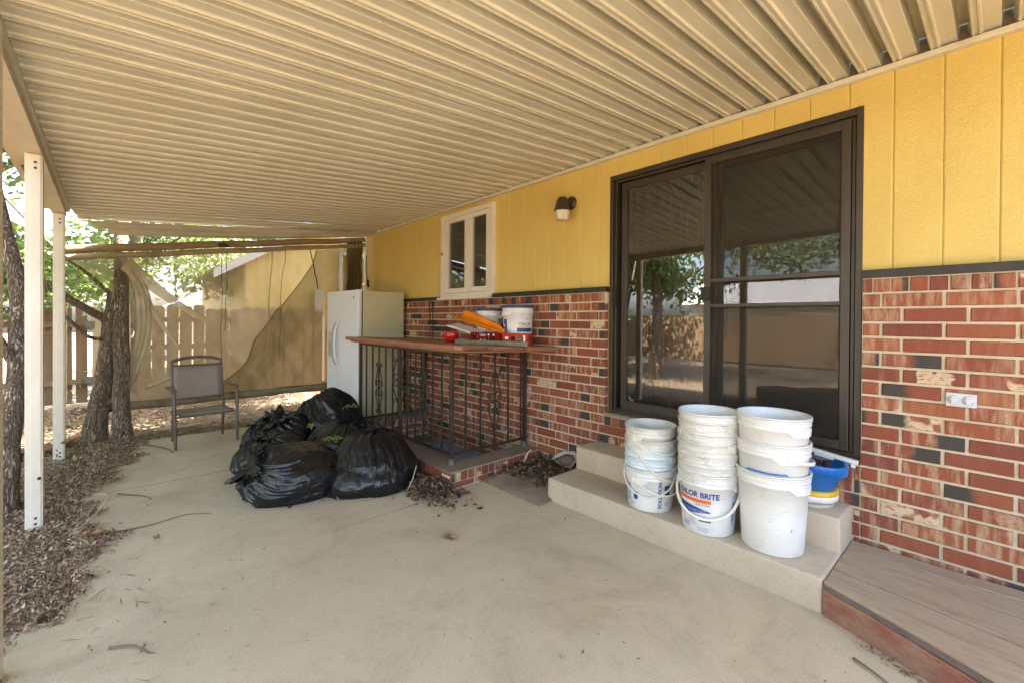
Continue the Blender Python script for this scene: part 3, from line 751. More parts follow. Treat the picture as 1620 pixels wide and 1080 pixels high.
# front face (towards -y): upper rowlock course, lower stretcher
x = -3.215-.085
cb((-3.300, -1.204, .092), .17, .075, 0)
x = -3.392
while x > -5.7:
    cb((x-.036, -1.204, .092), .070, .075, 0); x -= .0795
x = -3.215
while x > -5.6:
    cb((x-.118, -1.202, .026), .236, .044, 0); x -= .25
# right face (towards +x)
y = -1.195; i = 0
while y < -.12:
    w = .085 if i == 0 else .070
    cb((-3.206, y+w/2, .092), w, .075, PI/2); y += w+.0095; i += 1
y = -1.192
while y < -.12:
    w = min(.236, -.1-y); cb((-3.208, y+w/2, .026), w, .044, PI/2); y += .25
# inside faces of the well
y = -.93
while y < -.1:
    cb((-5.462, y+.036, .092), .07, .075, PI/2); y += .0795
for r_ in range(3):
    y = -.93
    while y < -.15:
        w = min(.236, -.07-y); cb((-5.464, y+w/2, .008-r_*.0865), w, .072, PI/2); y += .25
# pierced brick ends: five pale core slots on the corner brick
for k in range(5):
    MB().lathe([(0, .003), (.0075, .003), (.0075, 0)], n=10).build('core_slot', INKW, curb, (-3.352+.026*k, -1.2045, .095), (PI/2, 0, 0)).scale = (1, 1.9, 1)
pan = empty('well_cover', (0, 0, 0), label='pale blue panel with a mossy end covering the bottom of the stairwell', cat='cover panel')
MB().box((-5.10, -.93, -.30), (-3.51, -.062, -.165), .01).build('panel', BLUET, pan)
MB().box((-5.45, -.93, -.31), (-5.115, -.062, -.150), .01).build('mossy_board', GREENT, pan)
MB().box((-4.02, -.93, -.164), (-3.96, -.07, -.158), .002).build('seam_strip', INKL, pan)

# ------------------------------------------------------------------ railing
rail = empty('iron_railing', (0, 0, 0), label='dark wrought iron railing with scrolls around the stairwell', cat='railing')
ZC = .136; ZB = .215; ZT = 1.170
XL, XRr, YF = -5.50, -3.444, -1.046
def bar(mb, a_, b_, t): mb.tube([a_, b_], t*.7071, n=4, smooth=False)
def post(x, y, top=1.180):
    p = MB().box((-.017, -.017, 0), (.017, .017, top-ZC), .003).build('post', IRON, rail, (x, y, ZC))
    MB().lathe([(0, .05), (.026, .045), (.030, .02), (.045, .008), (.045, 0)], n=12).build('foot', FOOTM, p)
for p in ((XL, YF), (-4.452, YF), (XRr, YF), (XRr, -.10), (XL, -.10)): post(*p)
for a_, b_ in (((XL, YF), (XRr, YF)), ((XRr, YF), (XRr, -.07)), ((XL, YF), (XL, -.07))):
    for z, h in ((ZT, .012), (ZB, .012)):
        mb = MB()
        if a_[1] == b_[1]: mb.box((a_[0], a_[1]-.014, z-h), (b_[0], a_[1]+.014, z+h), .003)
        else: mb.box((a_[0]-.014, a_[1], z-h), (a_[0]+.014, b_[1], z+h), .003)
        mb.build('rail', IRON, rail)
def baluster(x, y): MB().box((-.0075, -.0075, ZB), (.0075, .0075, ZT)).build('baluster', IRON, rail, (x, y, 0))
def scroll(x, y, along):
    mb = MB()
    def P(u, z): return (u, 0, z) if along == 'x' else (0, u, z)
    def curl(cu, cz, r, a0, turns, s):
        pts = []
        for i in range(15):
            t = i/14; a = a0+s*turns*2*PI*t; rr = r*(1-.68*t); pts.append((cu+rr*math.cos(a), cz+rr*math.sin(a)))
        return pts
    H = .62; zc = .665
    for sx in (-1, 1):
        for sz in (-1, 1):
            # outer C curl near the centre, diagonal bar, curl at the end
            pts = [(sx*.010, zc+sz*.03)]
            c1 = curl(sx*.045, zc+sz*.055, .038, PI/2*(-sz) if False else (0 if sx < 0 else PI), .8, -sx*sz)
            mb.tube([P(u, z) for u, z in c1], 0.0078, n=5)
            c2 = curl(sx*.052, zc+sz*.285, .034, (0 if sx < 0 else PI), .8, sx*sz)
            mb.tube([P(u, z) for u, z in c2], 0.0078, n=5)
            mb.tube([P(sx*.086, zc+sz*.055), P(sx*.075, zc+sz*.10), P(sx*.03, zc+sz*.235), P(sx*.012, zc+sz*.300)], 0.0078, n=5)
            mb.tube([P(sx*.085, zc+sz*.055), P(sx*.072, zc+sz*.02), P(sx*.012, zc+sz*.004)], 0.0078, n=5)
    mb.build('scroll', IRON, rail, (x, y, 0))
for i in range(1, 6):
    baluster(XL+.175*i, YF); baluster(-4.452+.168*i, YF)
    baluster(XRr, YF+.182*i-.02 if i < 6 else 0); baluster(XL, YF+.182*i-.02)
scroll(XL+.175*3, YF-.0, 'x'); scroll(-4.452+.168*3, YF, 'x'); scroll(XRr, YF+.182*3-.02, 'y'); scroll(XL, YF+.182*3-.02, 'y')

# counter board on the railing
counter = empty('counter_board', (0, 0, 0), label='weathered reddish plank counter lying across the iron railing', cat='counter')
def plank(x0, x1, y0, y1, z0, z1, mat, corner=0):
    poly = [(x0, y0), (x1-corner, y0), (x1, y0+corner), (x1, y1), (x0, y1)] if corner else [(x0, y0), (x1, y0), (x1, y1), (x0, y1)]
    cx, cy = (x0+x1)/2, (y0+y1)/2
    bm = bmesh.new(); vs = [bm.verts.new((a_-cx, b_-cy, 0)) for a_, b_ in poly]; f = bm.faces.new(vs)
    r = bmesh.ops.extrude_face_region(bm, geom=[f])
    for q in r['geom']:
        if isinstance(q, bmesh.types.BMVert): q.co.z = z1-z0
    bmesh.ops.recalc_face_normals(bm, faces=bm.faces[:]); bmesh.ops.bevel(bm, geom=bm.edges[:], offset=.004, segments=1, affect='EDGES')
    return MB().bm(bm).build('plank', mat, counter, (cx, cy, z0))
plank(-5.77, -3.22, -1.145, -.815, 1.174, 1.216, BOARDW, .05)
plank(-5.74, -3.10, -.808, -.445, 1.174, 1.214, BOARDW)
plank(-5.75, -3.02, -.438, -.066, 1.174, 1.215, BOARDW)
MB().box((-3.30, -1.10, 1.163), (-3.06, -.07, 1.1738)).build('batten', BOARDW, counter)
MB().box((-5.60, -1.10, 1.163), (-5.42, -.07, 1.1738)).build('batten', BOARDW, counter)

MB().box((-5.70, -1.10, 1.150), (-3.24, -1.00, 1.1738)).build('bearer', BOARDW, counter)
TILT = .033
counter.rotation_euler = (-TILT, 0, 0); counter.location = (0, -.0387, .0014)
# ------------------------------------------------------------------ refrigerator
fr_ = empty('refrigerator', (-6.06, -.850, 0.002), math.radians(4.0), label='white side by side refrigerator with almond side left of the stairwell', cat='refrigerator')
FW, FD, FH = 1.02, .68, 1.895    # local: right front corner at origin, -x to the left, +y to the back
MB().box((-FW, .075, .06), (0, FD+.06, FH-.012), .008).build('cabinet', FRS, fr_)
MB().box((-FW+.01, .058, .10), (-.01, .080, FH-.02)).build('door_gasket', FRD, fr_)
MB().box((-FW+.02, .09, 0), (-.02, FD, .06)).build('kick_plate', FRD, fr_)
MB().box((-.20, .05, FH-.013), (-.02, .13, FH+.012), .004).build('hinge_cover', FRB, fr_)
sp = -FW*.63
dl = MB().box((-FW, 0, .085), (sp-.004, .058, FH), .012).build('door', FRW, fr_)
dr = MB().box((sp+.004, 0, .085), (0, .058, FH), .012).build('door', FRW, fr_)
MB().box((-FW+.05, -.006, .90), (sp-.07, .0, 1.28), .004).build('dispenser', FRB, dl)
MB().box((-FW+.075, -.010, .93), (sp-.09, -.005, 1.14), .004).build('recess', FRG, dl)
for xx, par in ((sp-.035, dl), (sp+.035, dr)):
    mb = MB(); mb.tube([(xx, -.002, .80), (xx, -.03, .83), (xx, -.06, .92), (xx, -.07, 1.10), (xx, -.06, 1.30), (xx, -.03, 1.39), (xx, -.002, 1.42)], .017, n=10, flat=(1, .8)); mb.build('handle', FRG if par is dl else FRW, par)
MB().box((-.155, -.002, 1.775), (-.105, .0, 1.805)).build('badge', FRG, dr)

# ------------------------------------------------------------------ rubbish bags
def bag(name, loc, r, h, seed, neck=(0, 0, 1), nlen=.35, ruff=.30, amp=.09, rz=0, label=None, squash=.12, neckw=.26, slump=.35, lean=(0, 0)):
    nu, nv = 230, 150
    ax = Vector(neck).normalized(); q = Vector((0, 0, 1)).rotation_difference(ax)
    vs = []; so_ = Vector((seed*13.7, seed*5.1, seed*2.3)); nz = noise.noise
    a0 = PI*.80; r0 = math.sin(a0)**.82; z0 = -math.cos(a0)
    def ridge(p): return max(0.0, 1-abs(nz(p))*2.6)**2
    for j in range(nv+1):
        v = j/nv
        for i in range(nu):
            u = 2*PI*i/nu; cu, su = math.cos(u), math.sin(u)
            t = 0
            if v < .70:
                a = v/.70*a0; rad = math.sin(a)**.82; z = -math.cos(a)
            else:
                t = (v-.70)/.30
                k1 = smoothstep(0, .45, t); k2 = max(0, (t-.45)/.55)
                rad = r0+(neckw-r0)*k1+ruff*k2**1.1*(1+.55*nz((cu*1.3, su*1.3, seed*3.1)))
                z = z0+nlen*t-.30*k2*k2*max(0, .4+nz((cu*1.1, su*1.1, seed*7.7)))
                fold = nz((cu*3.1, su*3.1, seed+t*1.5))*.55+nz((cu*7, su*7, seed*2+t*2.2))*.30
                rad *= 1+fold*smoothstep(.05, .9, t)
                z += nlen*.55*k2*nz((cu*4.2, su*4.2, seed*1.7+t*2))
            p = Vector((rad*cu, rad*su, z))
            tw = u+.35*z+.3*nz((cu, su, z+seed))
            cs = Vector((math.cos(tw)*3.0, math.sin(tw)*3.0, z*.30))+so_
            gv = .45+1.1*smoothstep(.25, .8, v)
            w = gv*(.046*ridge(cs)+.038*ridge(cs*2.2+Vector((9, 2, 4)))+.022*ridge(cs*4.6+Vector((3, 7, 1))))+.022*ridge(p*1.7+so_*2)+.007*ridge(p*5.2+so_)
            d = amp*10*(w-.035)+amp*1.5*nz(p*1.25+so_)+amp*.5*nz(p*2.7+so_*3)
            p *= 1+d
            p = q @ p
            p = Vector((p.x*r[0], p.y*r[1], p.z*h*.56+h*.40))
            if p.z < .03: p.z = .004+max(0, (p.z+.2)*squash)*.15
            f_ = 1.0+slump*(.55-min(1.1, p.z/h)); p.x = p.x*f_+lean[0]*max(0, p.z/h-.3); p.y = p.y*f_+lean[1]*max(0, p.z/h-.3)
            vs.append(p)
    zmin = min(p.z for p in vs)
    vs = [p-Vector((0, 0, zmin)) for p in vs]
    fs = [(j*nu+i, j*nu+(i+1) % nu, (j+1)*nu+(i+1) % nu, (j+1)*nu+i) for j in range(nv) for i in range(nu)]
    mb = MB(); mb.add(vs, fs, True)
    # the mouth is closed a little way down by a puckered disc
    ring = vs[-nu:]; c_ = sum(ring, Vector())/nu-ax*.05
    n0 = len(mb.v); mb.v += [tuple(c_)]; mb.f += [(n0, nv*nu+(i+1) % nu, nv*nu+i) for i in range(nu)]; mb.sm += [True]*nu
    o = mb.build(name, BAG, None, loc)
    return tag(o, label, 'rubbish bag', 'black rubbish bags piled on the patio')
bag('rubbish_bag', (-4.10, -2.21, .002), (.39, .40), .42, 1.0, (-.15, -.85, .42), .30, .09, .075, 0, 'black rubbish bag nearest the leaf litter, its crumpled mouth to the left', neckw=.42, slump=.3)
bag('rubbish_bag', (-3.86, -1.66, .002), (.39, .35), .49, 2.0, (-.1, .1, .98), .34, .03, .085, 0, 'full black rubbish bag slumped against the brick curb, front right of the pile', neckw=.08, slump=.75, lean=(-.05, .12))
bag('rubbish_bag', (-4.66, -2.24, .002), (.33, .35), .40, 3.0, (-.2, -.3, .9), .26, .14, .085, 0, 'black rubbish bag behind the front left bag with loose crinkled top', neckw=.28)
bag('rubbish_bag', (-5.26, -2.02, .002), (.37, .37), .46, 4.0, (.1, -.35, .9), .30, .20, .085, 0, 'open crinkled black rubbish bag nearest the patio chair', neckw=.40)
bag('rubbish_bag', (-4.70, -1.60, .002), (.40, .36), .42, 5.0, (.0, .5, .8), .24, .12, .08, 0, 'black rubbish bag in the middle of the pile with green weed stems on it', neckw=.25, slump=.5)
bag('rubbish_bag', (-5.40, -1.46, .002), (.36, .38), .66, 6.0, (-.45, -.3, .85), .22, .04, .08, 0, 'tallest black rubbish bag, in front of the refrigerator', neckw=.12, slump=.5)
# weeds poking out of the bags
def weed(loc, n, s, label):
    mb = MB()
    for i in range(n):
        a = rng.random()*2*PI; l = s*(.5+rng.random()*.7)
        tip = Vector((math.cos(a)*l, math.sin(a)*l, l*.35*(rng.random())))
        mb.tube([(0, 0, 0), tip*.5+Vector((0, 0, .03)), tip], [.004, .003, .001], n=4)
        for k in (.5, .75, 1):
            c = tip*k; d = Vector((rng.normal(), rng.normal(), rng.normal()*.4)).normalized()*.022; e = d.cross(Vector((0, 0, 1))).normalized()*.009
            mb.add([c-d*.2, c+d*.5+e, c+d*1.2, c+d*.5-e], [(0, 1, 2, 3)])
    o = mb.build('pulled_weed', WEED, None, loc); return tag(o, label, 'weed', 'pulled weeds on the rubbish bags')
weed((-4.87, -1.42, .50), 9, .13, 'yellow green weed sticking up between bags beside the railing')
weed((-4.15, -1.88, .36), 7, .09, 'small green weed tuft between the two front rubbish bags')
weed((-4.35, -2.02, .47), 4, .05, 'tiny green sprig on top of the front left rubbish bag')

# ------------------------------------------------------------------ patio chair
ch = empty('patio_chair', (-6.46, -2.60, 0), math.radians(4), label='brown metal patio armchair with mesh sling by the mesh shade', cat='chair')
W2 = .30
def flat_tube(name, pts, a_, b_, mat=CHAIRM, par=ch): return MB().tube(pts, 1.0, n=8, flat=(a_, b_)).build(name, mat, par)
for s in (-1, 1):
    y = s*W2
    # front leg sweeps up into the arm
    mb = MB(); mb.tube([(.235, y*1.02, 0), (.225, y*1.02, .25), (.205, y*1.03, .46), (.20, y*1.03, .60), (.165, y*1.03, .645), (.10, y*1.03, .655)], [.027, .028, .030, .031, .028, .024], n=8, flat=(1, .55)); mb.build('front_leg', CHAIRM, ch)
    mb = MB(); mb.box((-.24, y*1.03-.028, .645), (.20, y*1.03+.028, .668), .008); mb.build('arm', CHAIRM, ch)
    mb = MB(); mb.tube([(-.245, y*.86, 0), (-.225, y*.86, .30), (-.21, y*.86, .42)], .015, n=8); mb.build('rear_leg', CHAIRM, ch)
    mb = MB(); mb.tube([(.21, y*.86, .385), (.0, y*.86, .365), (-.17, y*.86, .375), (-.235, y*.86, .47), (-.28, y*.86, .66), (-.335, y*.86, .955)], .0155, n=8); mb.build('side_rail', CHAIRM, ch)
mb = MB(); mb.tube([(-.335, -W2*.87, .95), (-.345, -W2*.5, .985), (-.35, 0, 1.0), (-.345, W2*.5, .985), (-.335, W2*.87, .95)], .015, n=8, flat=(1.3, .8)); mb.build('top_rail', CHAIRM, ch)
for (x, z) in ((.205, .36), (-.22, .36)): MB().tube([(x, -W2*.95, z), (x, W2*.95, z)], .013, n=8).build('cross_bar', CHAIRM, ch)
MB().tube([(-.318, -W2*.86, .90), (-.318, W2*.86, .90)], .010, n=8).build('cross_bar', CHAIRM, ch)
MB().tube([(-.232, -W2*.86, .50), (-.232, W2*.86, .50)], .010, n=8).build('cross_bar', CHAIRM, ch)
def sling(prof, nm):
    mb = MB(); n = 9; vs = []
    for (x, z) in prof:
        for k in range(n):
            t = k/(n-1); y = -W2*.84+W2*1.68*t; vs.append((x-.018*math.sin(PI*t)*0.6, y, z-.012*math.sin(PI*t)))
    mb.add(vs, [(i*n+k, i*n+k+1, (i+1)*n+k+1, (i+1)*n+k) for i in range(len(prof)-1) for k in range(n-1)], True)
    o = mb.build(nm, SLING, ch); md = o.modifiers.new('s', 'SOLIDIFY'); md.thickness = .004
sling([(-.318, .90), (-.30, .80), (-.272, .66), (-.245, .55), (-.232, .50)], 'backrest_sling')
sling([(.215, .382), (.19, .392), (.10, .378), (0, .372), (-.10, .374), (-.19, .392)], 'seat_sling')

# ------------------------------------------------------------------ pails
def pail_prof(rb, rt, h, w=.0010, rims=3, rimh=.075):
    """outer wall from the bottom, stacking rim bands, over the lip, down the inside"""
    def R(z): return rb+(rt-rb)*z/h
    pr = [(0, .004), (rb-.012, .004), (rb-.010, 0), (rb-.003, 0), (rb, .004)]
    z0 = h-rimh
    pr += [(R(z0*.5), z0*.5), (R(z0)-.0005, z0)]
    dz = rimh/rims
    for k in range(rims):
        a_ = z0+dz*k; o = .0075 if k < rims-1 else .009
        pr += [(R(a_)+.001, a_+.0005), (R(a_)+o, a_+.002), (R(a_)+o, a_+dz*.42), (R(a_)+o-.001, a_+dz*.5), (R(a_)+.0025, a_+dz*.55), (R(a_)+.0025, a_+dz*.95)]
    pr += [(rt+.0085, h-.010), (rt+.009, h-.003), (rt+.006, h), (rt-.001, h), (rt-.004, h-.004)]
    pr += [(R(z0)-w, z0), (rb-w, .012), (0, .010)]
    return pr
PAILC = {}
def ears(root, mat, R, z):
    for s in (-1, 1):
        MB().box((s*(R+.003)-.010, -.028, z-.035), (s*(R+.003)+.010, .028, z+.008), .005).build('handle_ear', mat, root)
def bail(R, z, drop, th=.007, side=-1, lift=0.0, flatr=1.0):
    """handle hanging on the side `side`*y from ears at +-x"""
    pts = []
    for i in range(25):
        a = PI*i/24; x = (R+.012)*math.cos(a); t = math.sin(a)
        y = side*(R+.014)*t**.8; pts.append((x, y, z-drop*t**.75+lift*t*t))
    return MB().tube(pts, th, n=8, flat=(1.0, flatr))
def pail(loc, rb, rt, h, mat, rz=0, label='', group=None, tilt=(0, 0), handle=None, rims=3, rimh=.075, hm=None, skirt=True):
    root = empty('pail', loc, rz, label, 'pail', group); root.rotation_euler = (tilt[0], tilt[1], rz)
    key = (rb, rt, h, rims, rimh, mat.name)
    if key not in PAILC: PAILC[key] = MB().lathe(pail_prof(rb, rt, h, rims=rims, rimh=rimh), n=56).mesh('body', mat)
    link('body', PAILC[key], root)
    ears(root, mat, rb+(rt-rb)*(1-rimh/h), h-rimh+.006)
    if skirt:   # stiffening skirt below the rim, stepped round the ears
        R = rb+(rt-rb)*(1-rimh/h)
        for a0, a1 in ((-.55, .55), (PI-.55, PI+.55)):
            mb = MB(); vs = []; n = 12
            for k in range(n+1):
                a = a0+(a1-a0)*k/n; e = min(1, min(k, n-k)/2)
                for rr, zz in ((R+.0005, h-rimh-.026*e), (R+.008, h-rimh-.026*e), (R+.008, h-rimh+.004), (R+.0005, h-rimh+.004)): vs.append((rr*math.cos(a), rr*math.sin(a), zz))
            mb.add(vs, [(k*4+q, k*4+(q+1) % 4, (k+1)*4+(q+1) % 4, (k+1)*4+q) for k in range(n) for q in range(4)])
            mb.build('skirt', mat, root)
    if handle: 
        R = rb+(rt-rb)*(1-rimh/h); hb = bail(R, h-rimh-.006, **handle)
        hb.build('handle', hm or HANDLEP, root)
    return root

def text_flat(s, size, bold=0.0, font_shear=0):
    cu = bpy.data.curves.new('t', 'FONT'); cu.body = s; cu.size = size; cu.offset = bold; cu.resolution_u = 3; cu.shear = font_shear
    o = bpy.data.objects.new('t', cu); COL.objects.link(o)
    dg = bpy.context.evaluated_depsgraph_get(); me = bpy.data.meshes.new_from_object(o.evaluated_get(dg))
    vs = [v.co.copy() for v in me.vertices]; fs = [tuple(p.vertices) for p in me.polygons]
    bpy.data.objects.remove(o); bpy.data.curves.remove(cu); bpy.data.meshes.remove(me)
    x0 = min(v.x for v in vs); x1 = max(v.x for v in vs)
    return [(v.x-x0, v.y) for v in vs], fs, x1-x0
def print_on(root, items, rb, rt, h, mat_default=INK):
    """items: dicts on the pail wall; a = angle of the left end, z = baseline (local)"""
    for it in items:
        R = lambda z: rb+(rt-rb)*z/h+.0012
        mb = MB()
        if 'text' in it:
            v2, fs, w = text_flat(it['text'], it['size'], it.get('bold', 0.0))
            vs = []
            for x, y in v2:
                if it.get('vert'): x, y = -y, x
                z = it['z']+y; r_ = R(z); a = it['a']+x*it.get('sx', 1)/rt; vs.append((r_*math.cos(a), r_*math.sin(a), z))
            mb.add(vs, fs); nm = 'lettering'
        else:
            n = 14; vs = []
            for k in range(n+1):
                t = k/n; a = it['a']+it['w']*t/rt
                zz0 = it['z']+it.get('arc0', 0)*(t-it.get('ac', 0))**2; zz1 = it['z']+it['h']+it.get('arc1', 0)*(t-it.get('ac', 0))**2
                zz0 = min(zz0, zz1)
                r0, r1 = R(zz0)-.0004, R(zz1)-.0004
                vs += [(r0*math.cos(a), r0*math.sin(a), zz0), (r1*math.cos(a), r1*math.sin(a), zz1)]
            mb.add(vs, [(2*k, 2*k+2, 2*k+3, 2*k+1) for k in range(n)]); nm = 'printed_band'
        mb.build(nm, it.get('mat', mat_default), root)

def face_ang(x, y):  # local angle that faces the camera from (x, y)
    return math.atan2(CAM.y-y, CAM.x-x)
# --- left stack (five small pails)
S1 = (-1.665, -.555); z1 = .1795; fa = face_ang(*S1)
pr1 = dict(rb=.150, rt=.170, h=.285)
gz = [0, .075, .148, .205, .292]; mats = [WHITEP, BLUEWP, BLUEWP, GREYP, GREYP]
labs = ['bottom pail of the left stack on the step, white with small blue print', 'second pail from the bottom of the left stack, bluish white with wire-thin grey handle',
        'third pail of the left stack, bluish white and tightly nested', 'fourth pail of the left stack, grimy with a long drooping handle', 'top open pail of the left stack, grimy cream rim']
for k in range(5):
    hd = [dict(drop=.09, side=-1, th=.010, flatr=.5), dict(drop=.17, side=-1, th=.005), None, dict(drop=.20, side=-1, th=.011, flatr=.5), dict(drop=.10, side=-1, th=.010, flatr=.5)][k]
    rz = [fa+PI/2+.95, fa+PI/2-.15, 0, fa+PI/2+1.05, fa+PI/2+.75][k]
    p = pail((S1[0]+(rng.random()-.5)*.002*(k > 1), S1[1]+(rng.random()-.5)*.002*(k > 1), z1+gz[k]), mat=mats[k], rz=rz, label=labs[k], group='pails nested on the concrete step',
             tilt=((rng.random()-.5)*.012*(k > 1), (rng.random()-.5)*.012*(k > 1)), handle=hd, rims=3, rimh=.070, **pr1)
    if k == 0:
        b0 = fa-rz
        print_on(p, [dict(a=b0-.75, z=.075, w=.035, h=.05), dict(a=b0-1.25, z=.05, w=.055, h=.12, mat=INKL), dict(a=b0+.50, z=.030, text='SOLUTIONS', size=.038, vert=True, bold=.0012),
                     dict(a=b0+.62, z=.11, w=.05, h=.035), dict(a=b0+.62, z=.155, w=.05, h=.03), dict(a=b0+.66, z=.045, w=.035, h=.03, mat=INKL), dict(a=b0-.95, z=.035, text='50 lbs', size=.016)], .150, .170, .285)
# --- middle stack (seven pails)
S2 = (-1.240, -.580); fa = face_ang(*S2)
pr2 = dict(rb=.152, rt=.176, h=.372)
gz = [0, .052, .118, .188, .250, .322, .372]
labs2 = ['bottom pail of the middle stack with blue and orange printed label', 'second pail of the middle stack, its rim just above the labelled pail', 'third pail of the middle stack with yellowed rim',
         'fourth pail of the middle stack, half way up', 'fifth pail of the middle stack with smudged rim', 'second pail from the top of the middle stack', 'top open pail of the middle stack of seven']
for k in range(7):
    hd = dict(drop=.175, side=-1, th=.009) if k == 0 else None
    rz = fa+PI/2-.12 if k == 0 else fa+PI/2+[0, 1.0, -.35, .5, -.8, .3, 1.3][k]
    p = pail((S2[0]+(rng.random()-.5)*.002*(k > 1), S2[1]+(rng.random()-.5)*.002*(k > 1), z1+gz[k]), mat=WHITEP if k in (0, 6) else GREYP, rz=rz, label=labs2[k], group='pails nested on the concrete step',
             tilt=((rng.random()-.5)*.012*(k > 1), (rng.random()-.5)*.012*(k > 1)), handle=hd, rims=3, rimh=.078, **pr2)
    if k == 0:
        b0 = fa-rz-.42
        print_on(p, [dict(a=b0-.80, z=.232, text='CHLOR BRITE', size=.047, bold=.0016, sx=.98), dict(a=b0-.80, z=.200, w=.232, h=.022, mat=INKO), dict(a=b0-.05, z=.184, text='S A N I T I Z E R', size=.013, bold=.0005),
                     dict(a=b0-.80, z=.125, w=.232, h=.055, arc0=.02, arc1=-.030), dict(a=b0-.55, z=.118, w=.16, h=.006, mat=INKL), dict(a=b0-.6, z=.140, w=.17, h=.004, mat=INKL), dict(a=b0-.60, z=.150, w=.17, h=.003, mat=INKL), 
                     dict(a=b0+.10, z=.085, w=.075, h=.022), dict(a=b0-.35, z=.094, w=.085, h=.0015, mat=INKG), dict(a=b0-.35, z=.055, w=.085, h=.0015, mat=INKG), dict(a=b0-.33, z=.078, text='KEEP DRY', size=.010),
                     dict(a=b0-.33, z=.064, text='STORE COOL', size=.010), dict(a=b0+.05, z=.040, text='NET WEIGHT', size=.011), dict(a=b0+.05, z=.026, text='50 LBS 22.7 KG', size=.011), dict(a=b0-.6, z=.035, w=.05, h=.03, mat=INKL),
                     dict(a=b0+1.35, z=.06, w=.03, h=.19, mat=INKL), dict(a=b0+1.40, z=.09, w=.012, h=.05), dict(a=b0+1.40, z=.16, w=.012, h=.05)], .152, .176, .372)
# --- right stack (three tall pails)
S3 = (-.888, -.520); fa = face_ang(*S3)
pr3 = dict(rb=.160, rt=.186, h=.455)
labs3 = ['tall white bottom pail of the right stack with worn off print', 'middle pail of the right stack with handle on its right', 'top open white pail of the right stack']
for k in range(3):
    rz = fa+PI/2+[-.55, .35, -.62][k]
    hd = [None, dict(drop=.035, side=1, th=.012, flatr=.6), dict(drop=.22, side=-1, th=.008)][k]
    if k == 1: rz = fa+.55
    p = pail((S3[0]+[0, .002, -.004][k], S3[1]+[0, .003, -.002][k], z1+[0, .168, .318][k]), mat=WHITEP, rz=rz, label=labs3[k], group='pails nested on the concrete step',
             tilt=([0, .006, -.006][k], [0, -.005, .006][k]), handle=hd if k != 2 else None, rims=3, rimh=.075, **pr3)
    if k == 0:
        b0 = fa-rz
        worn = []
        for q in range(12):
            worn.append(dict(a=b0-.65+rng.random()*.95, z=.14+rng.random()*.17, w=.006+rng.random()*.012, h=.0012+rng.random()*.002, mat=INKP))
        worn += [dict(a=b0-.75, z=.12, w=.235, h=.0012, mat=INKP), dict(a=b0-.75, z=.325, w=.235, h=.0012, mat=INKP), dict(a=b0+.70, z=.12, w=.0012, h=.205, mat=INKP), dict(a=b0-.2, z=.205, text='00000', size=.02, mat=INKP), dict(a=b0+.60, z=.145, text='050', size=.014, vert=True, mat=INKD), dict(a=b0-.1, z=.185, text='\u00b7\u00b7 \u00b7', size=.03, mat=INKG)]
        print_on(p, worn, .160, .186, .455)
# blue lid edge trapped in the rim of the bottom right pail
mb = MB(); n = 20; vs = []
for k in range(n+1):
    a = fa-.75+1.15*k/n
    for rr, zz in ((.182, -.014), (.1905, -.014), (.1905, -.004), (.182, -.004)): vs.append((rr*math.cos(a), rr*math.sin(a), zz*.6+.0012*math.sin(k*2.1)))
mb.add(vs, [(k*4+q, k*4+(q+1) % 4, (k+1)*4+(q+1) % 4, (k+1)*4+q) for k in range(n) for q in range(4)]+[(3, 2, 1, 0), tuple(n*4+q for q in range(4))])
tag(mb.build('lid_ring', BLUEP, None, (S3[0], S3[1], z1+.455+.016)), 'strip of blue lid caught in the rim of the right pail stack', 'lid')

# tubs on the upper step
def tub(loc, rb, rt, h, mat, name, label, group, tilt=(0, 0), ribs=0, cat='tub', rimh=.05):
    root = empty(name, loc, 0, label, cat, group); root.rotation_euler = (tilt[0], tilt[1], .3)
    pr = [(0, .004), (rb-.006, 0), (rb, .006), (rb+(rt-rb)*.55, h*.55), (rb+(rt-rb)*.6+.001, h-rimh-.012), (rt+.012, h-rimh), (rt+.014, h-.006), (rt+.011, h), (rt-.002, h), (rt-.006, h-.012), (rb-.006, .012), (0, .012)]
    MB().lathe(pr, n=56).build('body', mat, root)
    if ribs:
        mb = MB()
        for k in range(ribs):
            a = 2*PI*k/ribs; mb.add([(r_*math.cos(a+d), r_*math.sin(a+d), z) for z in (h-rimh+.004, h-.008) for (r_, d) in ((rt+.0125, -.012), (rt+.0165, 0), (rt+.0125, .012))], [(0, 1, 4, 3), (1, 2, 5, 4)])
        o = mb.build('grip_rib', mat, root); o['kind'] = 'stuff'
    return root
UZ = .3735
for i, (tx, ty, l1, l2, l3) in enumerate(((-.79, -.165, 'low white tub under the yellow lid and blue tub, right of the pails', 'yellow lid under the blue tub at the right end of the step', 'blue ribbed tub tilted against the door frame, right of the pails'),
                                   (-1.10, -.165, 'low white tub mostly hidden between the middle and right pail stacks', 'yellow lid seen in the gap between the middle and right stacks', 'blue tub seen in the gap between the middle and right stacks'))):
    tub((tx, ty, UZ), .128, .138, .075, WHITEP, 'tub', l1, 'tubs on the upper step', rimh=.035)
    lid = MB().lathe([(0, 0), (.140, 0), (.150, -.004), (.152, .004), (.150, .020), (.135, .026), (.0, .024)], n=48).build('lid', YELLP, None, (tx, ty, UZ+.0765)); tag(lid, l2, 'lid', 'yellow lids on the white tubs')
    tub((tx+.015, ty-.01, UZ+.108), .120, .150, .17, BLUEP, 'tub', l3, 'tubs on the upper step', tilt=(.05, .11) if i == 0 else (0, 0), ribs=90, rimh=.062)
